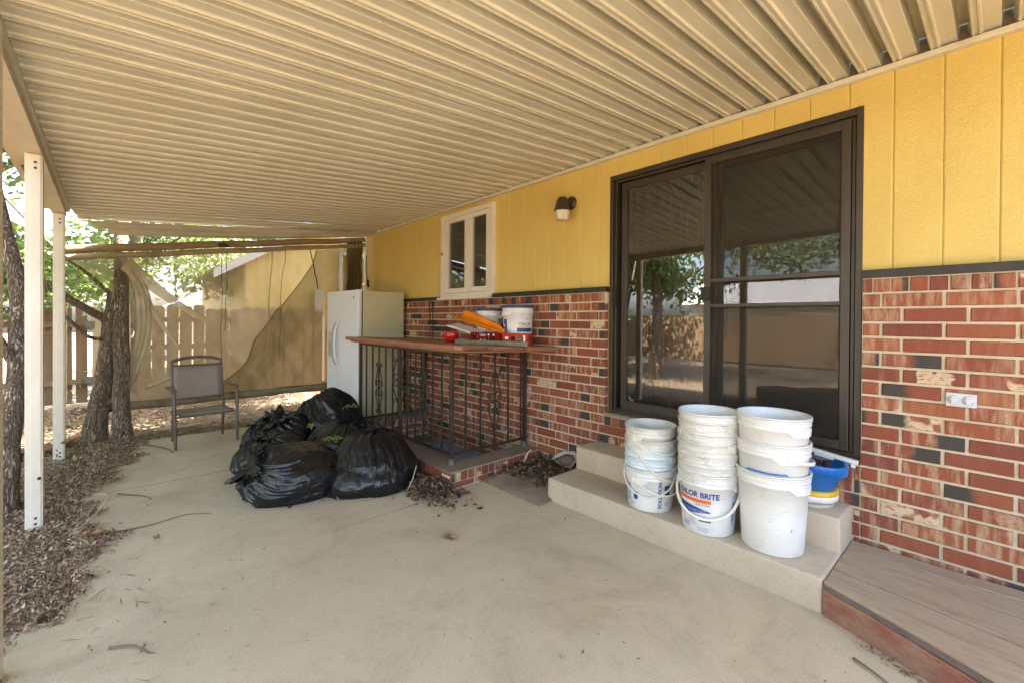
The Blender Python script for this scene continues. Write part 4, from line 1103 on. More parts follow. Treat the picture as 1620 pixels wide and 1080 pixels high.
# white sill strip hanging off the door frame
so_ = MB(); so_.box((-.45, -.016, -.012), (.0, .016, .012), .003); so_.box((-.42, -.012, -.030), (-.30, -.006, -.010)); so_.box((-.22, -.012, -.026), (-.12, -.006, -.010)); so_.box((-.03, -.012, -.034), (-.008, -.006, -.010))
tag(so_.build('trim_strip', WHITEP, None, (-.562, -.078, .642), (0, math.radians(7.5), 0)), 'broken white plastic strip hanging below the door frame', 'trim strip')

# ------------------------------------------------------------------ things on the counter
def cz(y): return 1.2185+TILT*(-y-.066)
def lidded(loc, r, h, label, rz, items, lidmat):
    p = pail(loc, r*.90, r, h, WHITEP, rz, label, 'lidded pails on the counter', rims=3, rimh=.070, handle=None)
    MB().lathe([(0, h+.012), (r-.012, h+.012), (r+.004, h+.016), (r+.013, h+.008), (r+.014, h-.016), (r+.0095, h-.016), (r+.0095, h+.002), (0, h+.004)], n=56).build('lid', lidmat, p)
    print_on(p, items, r*.90, r, h)
    return p
pa = (-3.42, -.228); f1 = face_ang(*pa)
rz = f1+PI/2+.6; b0 = f1-rz
lidded((pa[0], pa[1], cz(pa[1])), .162, .400, 'lidded pail at the right end of the counter with blue band', rz,
       [dict(a=b0+.10, z=.205, text='CHLOR', size=.042, bold=.001), dict(a=b0+.50, z=.265, text='PREMIUM', size=.014), dict(a=b0-.02, z=.183, w=.17, h=.016, mat=INKT), dict(a=b0-.05, z=.140, w=.20, h=.040), dict(a=b0-1.15, z=.21, w=.055, h=.06, mat=INK), dict(a=b0-1.15, z=.15, w=.055, h=.06, mat=INK), dict(a=b0-1.12, z=.165, text='5', size=.065, mat=INKW)], NAVYP)
pb = (-3.89, -.225); f1 = face_ang(*pb); rz = f1+PI/2-.5; b0 = f1-rz
lidded((pb[0], pb[1], cz(pb[1])), .156, .375, 'lidded pail behind the orange scoop with brownish blue lid', rz,
       [dict(a=b0-.15, z=.235, text='SPECTRUM', size=.020, bold=.0004), dict(a=b0-.2, z=.180, text='TURBO TU', size=.042, bold=.001), dict(a=b0+.55, z=.08, w=.04, h=.12, mat=INK)], NAVYP)
# mug
mg = empty('mug', (-4.02, -.660, cz(-.66)), 0, 'glossy red ceramic mug on the plank counter', 'mug')
MB().lathe([(0, .004), (.042, 0), (.050, .002), (.070, .025), (.080, .06), (.082, .118), (.079, .121), (.076, .117), (.073, .06), (.045, .012), (0, .010)], n=40).build('body', MUG, mg)
MB().tube([(-.078, -.01, .095), (-.105, -.02, .098), (-.122, -.022, .070), (-.112, -.02, .040), (-.074, -.008, .030)], .009, n=8).build('handle', MUG, mg)
# green level-like bar on the front of the counter
gb = empty('green_bar', (-3.40, -.620, cz(-.64)+.022), math.radians(17.5), 'long grey green metal bar lying in front of the red crate', 'bar')
MB().box((-.43, -.018, -.021), (.43, .018, .021), .004).build('body', simple('green_metal', (.15, .17, .10), .5, (.12, .135, .08), 10, dirt=((.25, .22, .15), 20, .6, .8)), gb)
for xx in (-.17, .08): MB().lathe([(0, .003), (.010, .003), (.010, 0)], n=12).build('screw', FOOTM, gb, (xx, -.0182, 0), (PI/2, 0, 0))
# red crate with handle cut-outs
def wall_with_holes(w, h, holes, t=.010):
    xs = sorted({0, w} | {a_ for q in holes for a_ in (q[0], q[2])}); zs = sorted({0, h} | {a_ for q in holes for a_ in (q[1], q[3])})
    mb = MB()
    for a_, b_ in zip(xs[:-1], xs[1:]):
        for c_, d_ in zip(zs[:-1], zs[1:]):
            mx_, mz_ = (a_+b_)/2, (c_+d_)/2
            if not any(q[0] < mx_ < q[2] and q[1] < mz_ < q[3] for q in holes): mb.box((a_, 0, c_), (b_, t, d_))
    return mb
def carrier(loc, rz, w, d, h, mat, holes, label):
    c = empty('carrier', loc, rz, label, 'crate', 'red plastic carriers on the counter')
    wall_with_holes(w, h, holes).build('side_wall', mat, c)
    wall_with_holes(w, h, holes).build('side_wall', mat, c, (0, d-.010, 0))
    e = [(d*.3, h*.45, d*.7, h*.8)]
    wall_with_holes(d-.020, h, e).build('side_wall', mat, c, (.010, .010, 0), (0, 0, PI/2))
    wall_with_holes(d-.020, h, e).build('side_wall', mat, c, (w, .010, 0), (0, 0, PI/2))
    MB().box((.012, .012, 0), (w-.012, d-.012, .008)).build('floor', mat, c)
    for x_ in (0, w): MB().box((x_-.006, -.005, 0), (x_+.006, .012, h+.004), .003).build('corner_post', mat, c)
    return c
c1 = carrier((-3.80, -.555, cz(-.52)), 0, .44, .16, .118, REDP, [(.035, .03, .06, .10), (.085, .02, .115, .10), (.275, .03, .305, .085), (.36, .035, .385, .085)], 'dark red plastic carrier with white lettering, behind the mug end of the green bar')
v2, fs, w_ = text_flat('TIMEX', .036, .0010)
MB().add([(.145+x_, -.0012, .082+y_*.85) for x_, y_ in v2], fs).build('lettering', INKW, c1)
for xx in (.165, .225): MB().lathe([(0, .001), (.017, .001), (.017, 0)], n=14).build('round_mark', INKW, c1, (xx, -.0002, .038), (PI/2, 0, 0))
for xx in (.283, .365): MB().box((xx, -.0015, .090), (xx+.022, -.0002, .112)).build('label_print', INKW, c1)
c2 = carrier((-3.345, -.505, cz(-.47)), math.radians(27), .27, .125, .118, REDO, [(.09, .045, .195, .090)], 'orange red plastic carrier with a long hand hole, in front of the right lidded pail')
MB().box((.028, -.0015, .060), (.062, -.0002, .085)).build('label_print', INKW, c2); MB().box((.222, -.0015, .025), (.242, -.0002, .100)).build('label_print', INKW, c2)
# orange scoop / shell leaning over the crate
def trough(L, w0, w1, d, th, mat, parent, name, ridge=True):
    mb = MB(); nx, ny = 18, 12; vs = []
    for i in range(nx+1):
        t = i/nx; wv = (w0+(w1-w0)*t)*(1-.55*smoothstep(.8, 1, t))*(.75+.25*smoothstep(0, .08, t))
        for j in range(ny+1):
            s = -1+2*j/ny
            z = d*(1-t*.5)*(abs(s)**2.2) - .35*d*math.exp(-(s/.18)**2)*(0 if not ridge else -1)*(.5+.5*smoothstep(0, .3, t))
            vs.append((L*(t-.5), wv*s, z))
    mb.add(vs, [(i*(ny+1)+j, i*(ny+1)+j+1, (i+1)*(ny+1)+j+1, (i+1)*(ny+1)+j) for i in range(nx) for j in range(ny)], True)
    o = mb.build(name, mat, parent); md = o.modifiers.new('s', 'SOLIDIFY'); md.thickness = th; return o
os_ = empty('scoop', (-3.73, -.49, cz(-.49)+.195), 0, 'bright orange plastic trough leaning over the red crate', 'scoop')
os_.rotation_euler = (math.radians(24), math.radians(13), math.radians(4))
trough(.72, .105, .070, .060, .005, ORANGE, os_, 'shell')
ws = empty('tray', (-3.98, -.475, cz(-.475)+.148), 0, 'white plastic tray edge sticking out of the red crate under the orange trough', 'tray')
ws.rotation_euler = (math.radians(10), math.radians(10), math.radians(4))
MB().box((-.27, -.075, -.006), (.22, .075, .006), .004).build('sheet', WHITEP, ws); MB().box((-.27, -.080, -.008), (.22, -.070, .016), .004).build('lip', WHITEP, ws)

# ------------------------------------------------------------------ wall fittings
lp = empty('wall_lamp', (-2.885, 0, 2.655), 0, 'bronze wall lantern with frosted glass on the yellow siding', 'wall lamp')
MB().lathe([(0, .03), (.05, .028), (.066, .012), (.068, 0), (0, 0)], n=28).build('backplate', LAMPB, lp, (0, -.001, 0), (PI/2, 0, 0))
MB().tube([(0, -.02, .0), (-.01, -.075, .01), (-.01, -.12, .0)], .018, n=8).build('arm', LAMPB, lp)
MB().lathe([(0, .055), (.040, .052), (.043, .040), (.052, .035), (.078, -.070), (.083, -.078), (.080, -.082), (0, -.07)], n=8, smooth=False).build('hood', LAMPB, lp, (-.012, -.125, -.015))
MB().lathe([(.076, -.080), (.076, -.095), (.058, -.165), (.052, -.170), (0, -.172), (0, -.08)], n=8, smooth=False).build('glass', LAMPG, lp, (-.012, -.125, -.015))
ol = empty('outlet_cover', (-.133, -.0545, 1.078), 0, 'grey double outlet cover set in the red brick wall', 'outlet')
MB().box((-.058, -.012, -.036), (.058, .006, .036), .004).build('plate', OUTLET, ol)
for s_ in (-1, 1):
    q = MB().lathe([(0, .006), (.022, .006), (.025, 0)], n=20).build('flap', simple('outlet_flap', (.44, .45, .47), .4), ol, (s_*.028, -.012, 0), (PI/2, 0, 0))
    MB().box((-.009, -.022, .006), (.009, .022, .0085), .001).build('hinge', OUTLET, q)
# black cord on the brick wall behind the counter
mb = MB(); mb.tube([(-5.36, -.062, 1.215), (-5.36, -.062, 1.45), (-5.37, -.062, 1.62), (-5.375, -.068, 1.70), (-5.40, -.066, 1.735), (-5.44, -.064, 1.74)], .006, n=6); mb.tube([(-5.46, -.062, 1.735), (-5.45, -.062, 1.60), (-5.44, -.062, 1.215)], .006, n=6)
tag(mb.build('cable', CORD), 'black cable running down the brick wall behind the counter', 'cable')
mb = MB(); mb.tube([(-7.63, -.04, 2.62), (-7.64, -.045, 2.38), (-7.58, -.05, 2.22), (-7.50, -.055, 2.13)], .007, n=6); mb.tube([(-7.53, -.055, 2.17), (-7.49, -.07, 2.09), (-7.47, -.065, 2.05)], .022, n=6)
tag(mb.build('pull_cord', CORD), 'dark cord with a knot hanging on the yellow siding above the refrigerator', 'cord')

# grey pan on the soil mound
pn = empty('pan', (-2.80, -.17, .105), .4, 'grey shallow pan tilted on the leaf litter beside the steps', 'pan'); pn.rotation_euler = (math.radians(22), math.radians(-16), .5)
MB().lathe([(0, .0), (.10, .0), (.135, .035), (.150, .040), (.150, .046), (.132, .044), (.098, .008), (0, .008)], n=8, smooth=False).build('body', DISH, pn)
MB().lathe([(0, .042), (.06, .030), (.12, .028), (.118, .012), (0, .010)], n=10).build('silt', DISHI, pn)

def limb(pts, r0, r1, n=12, jit=.06, sub=4, wob=.015):
    P = [Vector(p) for p in pts]; out = []
    for i in range(len(P)-1):
        a_ = P[max(i-1, 0)]; b_ = P[i]; c_ = P[i+1]; d_ = P[min(i+2, len(P)-1)]
        for k in range(sub):
            t = k/sub; out.append(.5*((2*b_)+(c_-a_)*t+(2*a_-5*b_+4*c_-d_)*t*t+(3*b_-a_-3*c_+d_)*t**3))
    out.append(P[-1]); out = [p+noise.noise_vector(p*2.3)*wob for p in out]; m_ = len(out)
    return out, [r0+(r1-r0)*i/(m_-1) for i in range(m_)]
# ------------------------------------------------------------------ mesh shade with its poles
shade = empty('mesh_shade', (0, 0, 0), label='torn brown mesh sun shade hanging between two wooden poles at the end of the patio', cat='sun shade')
TA, TB = Vector((-7.23, -3.838, 2.26)), Vector((-7.69, -.06, 2.905))
BA, BB = Vector((-7.30, -3.63, .385)), Vector((-7.50, -.35, .375))
def pole(a_, b_, r, name, mat, n=9, flat=None, par=shade, jit=.04):
    c = (a_+b_)/2; k = 12
    return MB().tube([a_.lerp(b_, i/k)-c+Vector((0, 0, .006*math.sin(i*1.7))) for i in range(k+1)], r, n=n, flat=flat, jit=jit).build(name, mat, par, c)
pole(TA, TB, .050, 'pole', POLEW)
pole(TA+Vector((.02, 0, -.095)), TB+Vector((.02, 0, -.10)), .038, 'rolled_edge', simple('rolled_cloth', (.36, .29, .18), .9, (.24, .18, .10), 6, .4, 40))
pole(BA, BB, .062, 'weight_bar', simple('weight_bar_wrap', (.30, .25, .15), .85, (.16, .12, .06), 4, .4, 40), n=6)
nu, nv = 70, 44
def sheet(u, v):
    top = (TA+Vector((.03, 0, -.13))).lerp(TB+Vector((.03, 0, -.13)), u); bot = BA.lerp(BB, u)+Vector((.03, 0, .03))
    p = top.lerp(bot, v)
    w = noise.noise((u*6+v*1.4, v*1.6, 3.1))*.16 + .07*noise.noise((u*22-v*9, v*2.2, 5.5)) + .05*noise.noise((u*15+v*6, v*2, 7.7)) + .03*math.sin(u*34+v*5+3*noise.noise((v*3, u*2, 0)))*v*(1-v)*2
    p.x += w*(.35+1.6*v*(1-v)) - .10*math.sin(PI*v)
    # left border is pulled in to the right half way up, wrapped round the trunk
    pull = max(0, 1-u/.22)
    p.y += pull*(.62*math.sin(PI*min(1, v*1.05))**.6*(.85 if v < .75 else .85*(1-(v-.75)/.25*.75)))
    p.x += -.12*pull*math.sin(PI*v)
    return p
vs = [sheet(i/nu, j/nv) for j in range(nv+1) for i in range(nu+1)]
mb = MB(); mb.add(vs, [(j*(nu+1)+i, j*(nu+1)+i+1, (j+1)*(nu+1)+i+1, (j+1)*(nu+1)+i) for j in range(nv) for i in range(nu)], True)
cloth = mb.build('cloth', TARP, shade)
# second layer, the torn part that sags from the wall side down to the bar: its free edge runs diagonally
def edge_u(v): return .30+.47*(1-v)**.62+.02*math.sin(v*9)+.018*noise.noise((v*7, 3, 1))
nu2, nv2 = 40, 40; vs = []
for j in range(nv2+1):
    v = j/nv2*.985+.01
    for i in range(nu2+1):
        u = edge_u(v)+(.995-edge_u(v))*i/nu2
        p = sheet(u, v); e = 1-min(1, i/5)
        p.x += .035+.05*noise.noise((u*9+v*3, v*2.5, 1.2))+.03*e; vs.append(p)
mb = MB(); mb.add(vs, [(j*(nu2+1)+i, j*(nu2+1)+i+1, (j+1)*(nu2+1)+i+1, (j+1)*(nu2+1)+i) for j in range(nv2) for i in range(nu2)], True)
mb.build('torn_layer', TARP2, shade)
ed = [vs[j*(nu2+1)]+Vector((.02, 0, 0)) for j in range(nv2+1)]
MB().tube(ed, .007, n=6).build('hem', simple('hem_cloth', (.15, .11, .05), .9), shade)
for u0, w, dv in ((.415, .004, .9), (.43, .004, .55), (.585, .007, .95), (.635, .004, .8), (.74, .009, .30), (.27, .005, .5)):
    pts = [sheet(min(.99, u0+.006*noise.noise((k*.6, u0*20, 0))+(.05*k/10 if u0 == .74 else 0)), dv*k/10)+Vector((.075, 0, 0)) for k in range(11)]
    MB().tube(pts, w, n=5).build('pull_rope', ROPE if u0 in (.27, .585) else CORD, shade)
kn = MB(); 
for q in range(5):
    a_ = q*1.3; kn.tube([TA.lerp(TB, .42)+Vector((.06, -.06, -.03+.02*math.sin(a_))), TA.lerp(TB, .42)+Vector((.075, 0, .02*math.cos(a_)-.02)), TA.lerp(TB, .42)+Vector((.06, .06, -.03))], .014, n=6)
kn.build('rope_knot', CORD, shade)
# dark bunched curtain of the same cloth at the wall end
mb = MB(); nb = 26; vs = []
for j in range(13):
    z = 2.86-.88*j/12
    for i in range(nb+1):
        y = -.40+.30*i/nb; vs.append((-7.64+.035*math.sin(i*1.15+.4*j/12), y+.012*math.sin(j*.9), z))
mb.add(vs, [(j*(nb+1)+i, j*(nb+1)+i+1, (j+1)*(nb+1)+i+1, (j+1)*(nb+1)+i) for j in range(12) for i in range(nb)], True)
mb.build('bunched_cloth', simple('bunched_cloth', (.13, .095, .045), .95, (.08, .06, .03), 5), shade)
# pale gathered edge of the cloth running down beside the trunk
gp, _ = limb([(-7.15, -3.36, 2.20), (-7.12, -3.30, 2.12), (-7.10, -3.215, 1.80), (-7.11, -3.19, 1.43), (-7.14, -3.235, 1.02), (-7.17, -3.31, .70), (-7.19, -3.44, .50), (-7.20, -3.60, .42)], 1, 1, sub=6, wob=.02)
mb = MB(); nw = 11; vs = []
for k, p in enumerate(gp):
    t = k/(len(gp)-1); w_ = .05+.13*math.sin(PI*min(1, t*1.15))**.8
    for i in range(nw):
        q = i/(nw-1)-.15; vs.append((p.x+.030*math.sin(i*2.3+t*4)+.02*noise.noise((i*.8, t*6, 2)), p.y+q*w_, p.z+.02*noise.noise((i*.5, t*5, 9))))
mb.add(vs, [(k*nw+i, k*nw+i+1, (k+1)*nw+i+1, (k+1)*nw+i) for k in range(len(gp)-1) for i in range(nw-1)], True)
mb.build('gathered_edge', TARPP, shade)
for a_, b_, wd in (((-7.12, -3.30, 2.14), (-7.20, -2.45, 1.42), .075), ((-7.12, -3.26, 2.06), (-7.22, -2.75, 1.05), .05), ((-7.20, -3.10, .62), (-7.20, -2.55, .95), .035)):
    a_, b_ = Vector(a_), Vector(b_); mb = MB(); vs = []; n = 16
    for k in range(n+1):
        t = k/n; p = a_.lerp(b_, t); w_ = wd*(1-t*.8); p.z -= .05*math.sin(PI*t)
        for i in range(5): q = (i-2)/2; vs.append((p.x+.035*(1-q*q)*(1-t)+.03, p.y+q*w_*.6, p.z+q*w_))
    mb.add(vs, [(k*5+i, k*5+i+1, (k+1)*5+i+1, (k+1)*5+i) for k in range(n) for i in range(4)], True)
    mb.build('drape_fold', TARPP, shade)
# ------------------------------------------------------------------ fences
FX = -10.28
fence = empty('wooden_fence', (0, 0, 0), label='weathered dog eared wooden fence at the left end of the yard', cat='fence')
def picket_mesh(h, w, dog):
    t = .018; c = .035 if dog else .004
    poly = [(-w/2, .02), (w/2, .02), (w/2, h-c), (w/2-c*.5, h-c*.35), (w/2-c*1.15, h), (-w/2+c*1.15, h), (-w/2+c*.5, h-c*.35), (-w/2, h-c)] if dog else [(-w/2, .02), (w/2, .02), (w/2, h), (-w/2, h)]
    return MB().prism(poly, 0, t, axis=1).mesh('picket', FENCEW)
pm = [picket_mesh(1.70, .185, True), picket_mesh(1.73, .175, True), picket_mesh(1.66, .19, True)]
pf = [picket_mesh(1.64, .15, False), picket_mesh(1.60, .14, False)]
y = .0
while y > -3.2:
    link('picket', pm[rng.integers(3)], fence, (FX, y, .0), (0, (rng.random()-.5)*.012, PI/2)); y -= .2
for z in (.35, .95, 1.45): MB().box((FX-.06, -3.2, z-.045), (FX-.02, .1, z+.045)).build('rail', FENCEW, fence)
y = -5.55
while y > -13:
    link('picket', pf[rng.integers(2)], fence, (FX, y, .0), (0, (rng.random()-.5)*.012, PI/2)); y -= .155+rng.random()*.012
for z in (.40, 1.36): MB().box((FX+.022, -13, z-.045), (FX+.065, -5.5, z+.045)).build('rail', FENCEW, fence)
for yy in (-3.24, -5.45, -8.0, -10.5): MB().box((FX+.02, yy-.05, 0), (FX+.12, yy+.05, 1.72), .004).build('post', POSTW, fence)
gate = empty('fence_gate', (0, 0, 0), label='wooden gate of flat topped boards with two metal brackets, left of the tree', cat='gate')
y = -3.42; 
while y > -5.35:
    link('picket', pf[rng.integers(2)], gate, (FX-.005, y, .04), (0, (rng.random()-.5)*.015, PI/2)); y -= .168+rng.random()*.03
for z in (.42, 1.36): MB().box((FX+.018, -5.38, z-.045), (FX+.058, -3.32, z+.045)).build('rail', FENCEW, gate)
for yy in (-3.62, -4.02): MB().box((FX+.059, yy-.05, .10), (FX+.098, yy+.05, 1.66), .003).build('upright', POSTW, gate)
br = MB(); br.add([(0, .0, 0), (0, .16, 0), (0, .16, -.12), (0, .10, -.16), (0, .0, -.06), (.006, 0, 0), (.006, .16, 0), (.006, .16, -.12), (.006, .10, -.16), (.006, 0, -.06)], [(0, 1, 2, 3, 4), (9, 8, 7, 6, 5), (0, 5, 6, 1), (1, 6, 7, 2), (2, 7, 8, 3), (3, 8, 9, 4), (4, 9, 5, 0)])
bme = br.mesh('bracket', FOOTM)
for z in (1.42, .50): link('bracket', bme, gate, (FX+.10, -3.80, z))
# back fence (seen in the glass of the door)
bf = empty('back_fence', (0, 0, 0), label='long sunlit wooden fence across the back yard, reflected in the glass door', cat='fence')
bfm = picket_mesh(1.70, .145, True); x = -15.0
while x < 5:
    link('picket', bfm, bf, (x, -13.1, 0), (0, 0, (rng.random()-.5)*.02)); x += .15
for z in (.4, 1.3): MB().box((-15, -13.16, z-.045), (5, -13.12, z+.045)).build('rail', FENCEW, bf)
# neighbours
nb_ = empty('neighbour_house', (0, 0, 0), label='pale grey roofed neighbour building far beyond the fence', cat='house')
MB().box((-26, -1.9, 0), (-20, 1.2, 1.85)).build('wall', WHITEPAINT, nb_)
MB().prism([(-2.2, 1.80), (1.5, 1.80), (.45, 2.75), (-.2, 2.75)], -26, -19.8, axis=0).build('roof', NEIGH, nb_)
nb2 = empty('neighbour_house', (0, 0, 0), label='low neighbour building behind the back fence, reflected in the glass door', cat='house')
MB().box((-10, -21, 0), (-2, -17, 2.3)).build('wall', WHITEPAINT, nb2)
MB().prism([(-21.5, 2.25), (-16.5, 2.25), (-19, 3.4)], -10.4, -1.6, axis=0).build('roof', NEIGH, nb2)

# ------------------------------------------------------------------ trees
def trunk_mesh(mb, pts, r0, r1, n=14, flare=0.0, **k):
    o, r = limb(pts, r0, r1, **k)
    if flare: r = [q*(1+flare*max(0, 1-i/3.0)**1.5) for i, q in enumerate(r)]
    mb.tube(o, r, n=n, jit=.07)
def leaves(name, centers, radii, nleaf, size, parent, mat=LEAF, seed=1):
    g_ = np.random.default_rng(seed); C = np.array(centers, float); Rr = np.array(radii, float)
    w = Rr.prod(axis=1); w /= w.sum(); idx = g_.choice(len(C), nleaf, p=w)
    d = g_.normal(size=(nleaf, 3)); d /= np.linalg.norm(d, axis=1, keepdims=True)
    rad = g_.random(nleaf)**(1/2.2)
    P = C[idx]+d*Rr[idx]*rad[:, None]
    # twig clumps: pull leaves toward random twig ends for gaps
    nt = max(8, nleaf//14); T = C[(ti := g_.choice(len(C), nt, p=w))]+(lambda q: q/np.linalg.norm(q, axis=1, keepdims=True))(g_.normal(size=(nt, 3)))*Rr[ti]*(g_.random(nt)**.5)[:, None]
    k = g_.integers(0, nt, nleaf); P = T[k]+g_.normal(size=(nleaf, 3))*np.array([.22, .22, .13])
    n_ = g_.normal(size=(nleaf, 3))+np.array([0, 0, .6]); n_ /= np.linalg.norm(n_, axis=1, keepdims=True)
    a_ = np.cross(n_, g_.normal(size=(nleaf, 3))); a_ /= np.linalg.norm(a_, axis=1, keepdims=True); b_ = np.cross(n_, a_)
    s = size*(.6+.8*g_.random(nleaf))[:, None]
    V = np.stack([P-a_*s, P+b_*s*.5+n_*s*.08, P+a_*s, P-b_*s*.5+n_*s*.08], axis=1).reshape(-1, 3)
    return quads_mesh(name, V, 4, mat, g_.random(nleaf)*.7+.3*g_.random(nt)[k], parent)
def tree(name, label, cat, trunks, crown, nleaf, size, bark=BARK, seed=1, group=None):
    root = empty(name, trunks[0][0][0], 0, label, cat, group); off = Vector(trunks[0][0][0])
    for k, (pts, r0, r1, fl) in enumerate(trunks):
        mb = MB(); trunk_mesh(mb, [Vector(p)-off for p in pts], r0, r1, flare=fl); mb.build('trunk' if k == 0 else ('trunk' if fl else 'limb'), bark, root)
    if crown: leaves('crown', [Vector(c)-off for c, r in crown], [r for c, r in crown], nleaf, size, root, seed=seed)
    return root
tree('twin_tree', 'twin trunked rough barked tree the mesh shade is tied to', 'tree',
     [([(-6.98, -3.335, -.05), (-7.02, -3.335, .6), (-7.10, -3.335, 1.4), (-7.40, -3.333, 2.2), (-7.80, -3.32, 3.2), (-8.2, -3.3, 5.0)], .080, .066, .75),
      ([(-7.27, -3.58, -.05), (-7.25, -3.53, .5), (-7.21, -3.45, 1.1), (-7.20, -3.39, 1.76)], .108, .075, .40),
      ([(-7.20, -3.42, 1.42), (-7.12, -3.66, 1.60), (-7.05, -3.90, 1.80), (-6.95, -4.3, 2.2), (-7.0, -4.8, 2.6)], .050, .022, 0),
      ([(-7.20, -3.40, 1.72), (-7.16, -3.62, 1.98), (-7.1, -3.9, 2.25), (-7.0, -4.3, 2.8)], .022, .010, 0),
      ([(-7.2, -3.42, 1.22), (-7.10, -3.62, 1.26), (-7.02, -3.78, 1.46), (-7.0, -3.84, 1.52)], .024, .012, 0)],
     [((-8.8, -3.4, 5.2), (2.0, 1.8, .9)), ((-8.0, -4.8, 4.4), (1.5, 1.4, .8)), ((-9.2, -1.6, 4.9), (1.3, 1.6, .8)), ((-8.9, -5.2, 3.6), (1.0, 1.2, .5))], 12000, .065, seed=3)
tree('gnarled_tree', 'gnarled tree at the left edge of the picture beside the nearest post', 'tree',
     [([(-5.05, -4.03, -.05), (-5.0, -4.0, .30), (-5.08, -3.985, .72), (-5.2, -3.96, 1.15), (-5.35, -3.98, 1.7), (-5.55, -4.1, 2.4), (-5.7, -4.3, 3.6), (-6.0, -4.6, 5.2)], .080, .030, .4),
      ([(-5.18, -3.97, 1.1), (-5.10, -4.12, 1.5), (-5.05, -4.3, 2.1), (-5.0, -4.5, 3.0)], .035, .014, 0),
      ([(-5.03, -3.99, .36), (-5.05, -3.90, .42), (-5.08, -3.83, .52)], .032, .012, 0),
      ([(-5.7, -4.3, 3.4), (-5.4, -4.1, 2.95), (-5.2, -3.95, 2.72), (-5.0, -3.9, 2.6)], .028, .012, 0)],
     [((-5.8, -5.0, 4.6), (1.6, 1.5, .9)), ((-5.2, -5.6, 3.9), (1.0, 1.0, .6))], 8000, .05, bark=BARK, seed=5)
BT = [((-9.2, 1.3), 'between', .10, 6.4, 16), ((-9.0, -5.2), 'pale forked', .11, 6.0, 11), ((-12.2, -3.2), 'dense leafy', .15, 6.6, 12), ((-12.8, -6.6), 'broad sunlit', .16, 7.2, 13), ((-14.5, -.2), 'tall rounded', .16, 7.0, 14), ((-8.3, -7.6), 'slim pale', .10, 5.8, 15)]  # first tree is added so its high crown shades the bright ground
BL = ['slender tree in the gap between the house end and its side wing', 'pale trunked tree standing in the yard between the patio posts', 'leafy tree right behind the fence gate', 'broad sunlit tree behind the left end of the fence', 'tall leafy tree behind the fence beside the house wing', 'slim pale tree near the left edge behind the gnarled tree']
for ((x, y), _, r, h, sd_), lb in zip(BT, BL):
    cr_ = []; g_ = np.random.default_rng(sd_); lo_, sp_ = (.72, .5) if y > 1 else (.28, 1.3)
    for q in range(9):
        cr_.append(((x+g_.normal()*sp_, y+g_.normal()*sp_*1.05, h*lo_+g_.random()*h*.62), (.9+g_.random()*.6, .9+g_.random()*.6, .55+g_.random()*.4)))
    tr = [([(x, y, -.05), (x+.05, y+.05, h*.3), (x-.1, y+.2, h*.6), (x, y, h*.9)], r, r*.4, .4)]
    for q in range(5):
        a_ = q*1.26+sd_; z0 = h*(.24+.1*q)
        tr.append(([(x, y, z0), (x+.5*math.cos(a_), y+.5*math.sin(a_), z0+.45), (x+1.3*math.cos(a_), y+1.3*math.sin(a_), z0+.9)], r*.42, r*.12, 0))
    tree('yard_tree', lb, 'tree', tr, cr_, 15000, .072, bark=BARK2, seed=sd_, group='trees round the yard')
# trees of the back yard, they shade the lawn and show in the glass door
for k, (x, y, h, lb) in enumerate(((-6.2, -7.2, 6.2, 'shade tree in the back yard, reflected in the left pane of the glass door'), (-1.6, -9.6, 6.5, 'spreading tree in the back yard, reflected in the right pane of the glass door'), (-10.2, -11.4, 7, 'tree by the back fence, at the left edge of the glass door reflection'))):
    g_ = np.random.default_rng(40+k)
    cr_ = [((x+g_.normal()*1.4, y+g_.normal()*1.3, h*.48+g_.random()*h*.45), (1.1+g_.random()*.6, 1.1+g_.random()*.6, .6+g_.random()*.4)) for q in range(10)]
    tr = [([(x, y, -.05), (x+.1, y, h*.3), (x, y+.1, h*.6), (x, y, h*.9)], .15, .06, .4)]+[([(x, y, h*(.3+.1*q)), (x+.6*math.cos(q*2.), y+.6*math.sin(q*2.), h*(.3+.1*q)+.5), (x+1.4*math.cos(q*2.), y+1.4*math.sin(q*2.), h*(.3+.1*q)+1)], .06, .02, 0) for q in range(5)]
    tree('yard_tree', lb, 'tree', tr, cr_, 7000, .075, bark=BARK, seed=60+k, group='trees round the yard')

# ------------------------------------------------------------------ leaf litter, chips, debris
def litter(name, n, sampler, size, mat, lift=.03, elong=.45, seed=1, flat=.5, group=None, thick=0):
    g_ = np.random.default_rng(seed); XY = sampler(g_, n); n = len(XY)
    P = np.column_stack([XY[:, 0], XY[:, 1], XY[:, 2]+g_.random(n)*lift])
    n_ = g_.normal(size=(n, 3))*flat+np.array([0, 0, 1]); n_ /= np.linalg.norm(n_, axis=1, keepdims=True)
    a_ = np.cross(n_, g_.normal(size=(n, 3))); a_ /= np.linalg.norm(a_, axis=1, keepdims=True); b_ = np.cross(n_, a_)
    s = (size*(.4+g_.random(n)**2*1.3))[:, None]; c = (g_.normal(size=n)*.38)[:, None]*s
    V = np.stack([P-a_*s+n_*c, P+b_*s*elong, P-b_*s*elong*.8, P+a_*s+n_*c], axis=1)
    tri = V[:, [0, 1, 2, 1, 3, 2], :].reshape(-1, 3); tri[:, 2] = np.maximum(tri[:, 2], .002+XY[:, 2].min()*0)
    o = quads_mesh(name, tri, 3, mat, np.repeat(g_.random(n), 2)); tag(o, kind='stuff'); return o
def edge_y(x):   # ragged boundary of the litter on the slab, along the post line
    pts = [(-6.9, -3.20), (-6.3, -3.22), (-5.6, -3.42), (-4.9, -3.60), (-4.4, -3.52), (-3.9, -3.44), (-3.3, -3.60), (-2.9, -3.84), (-1, -4.0)]
    return np.interp(x, [p[0] for p in pts], [p[1] for p in pts])
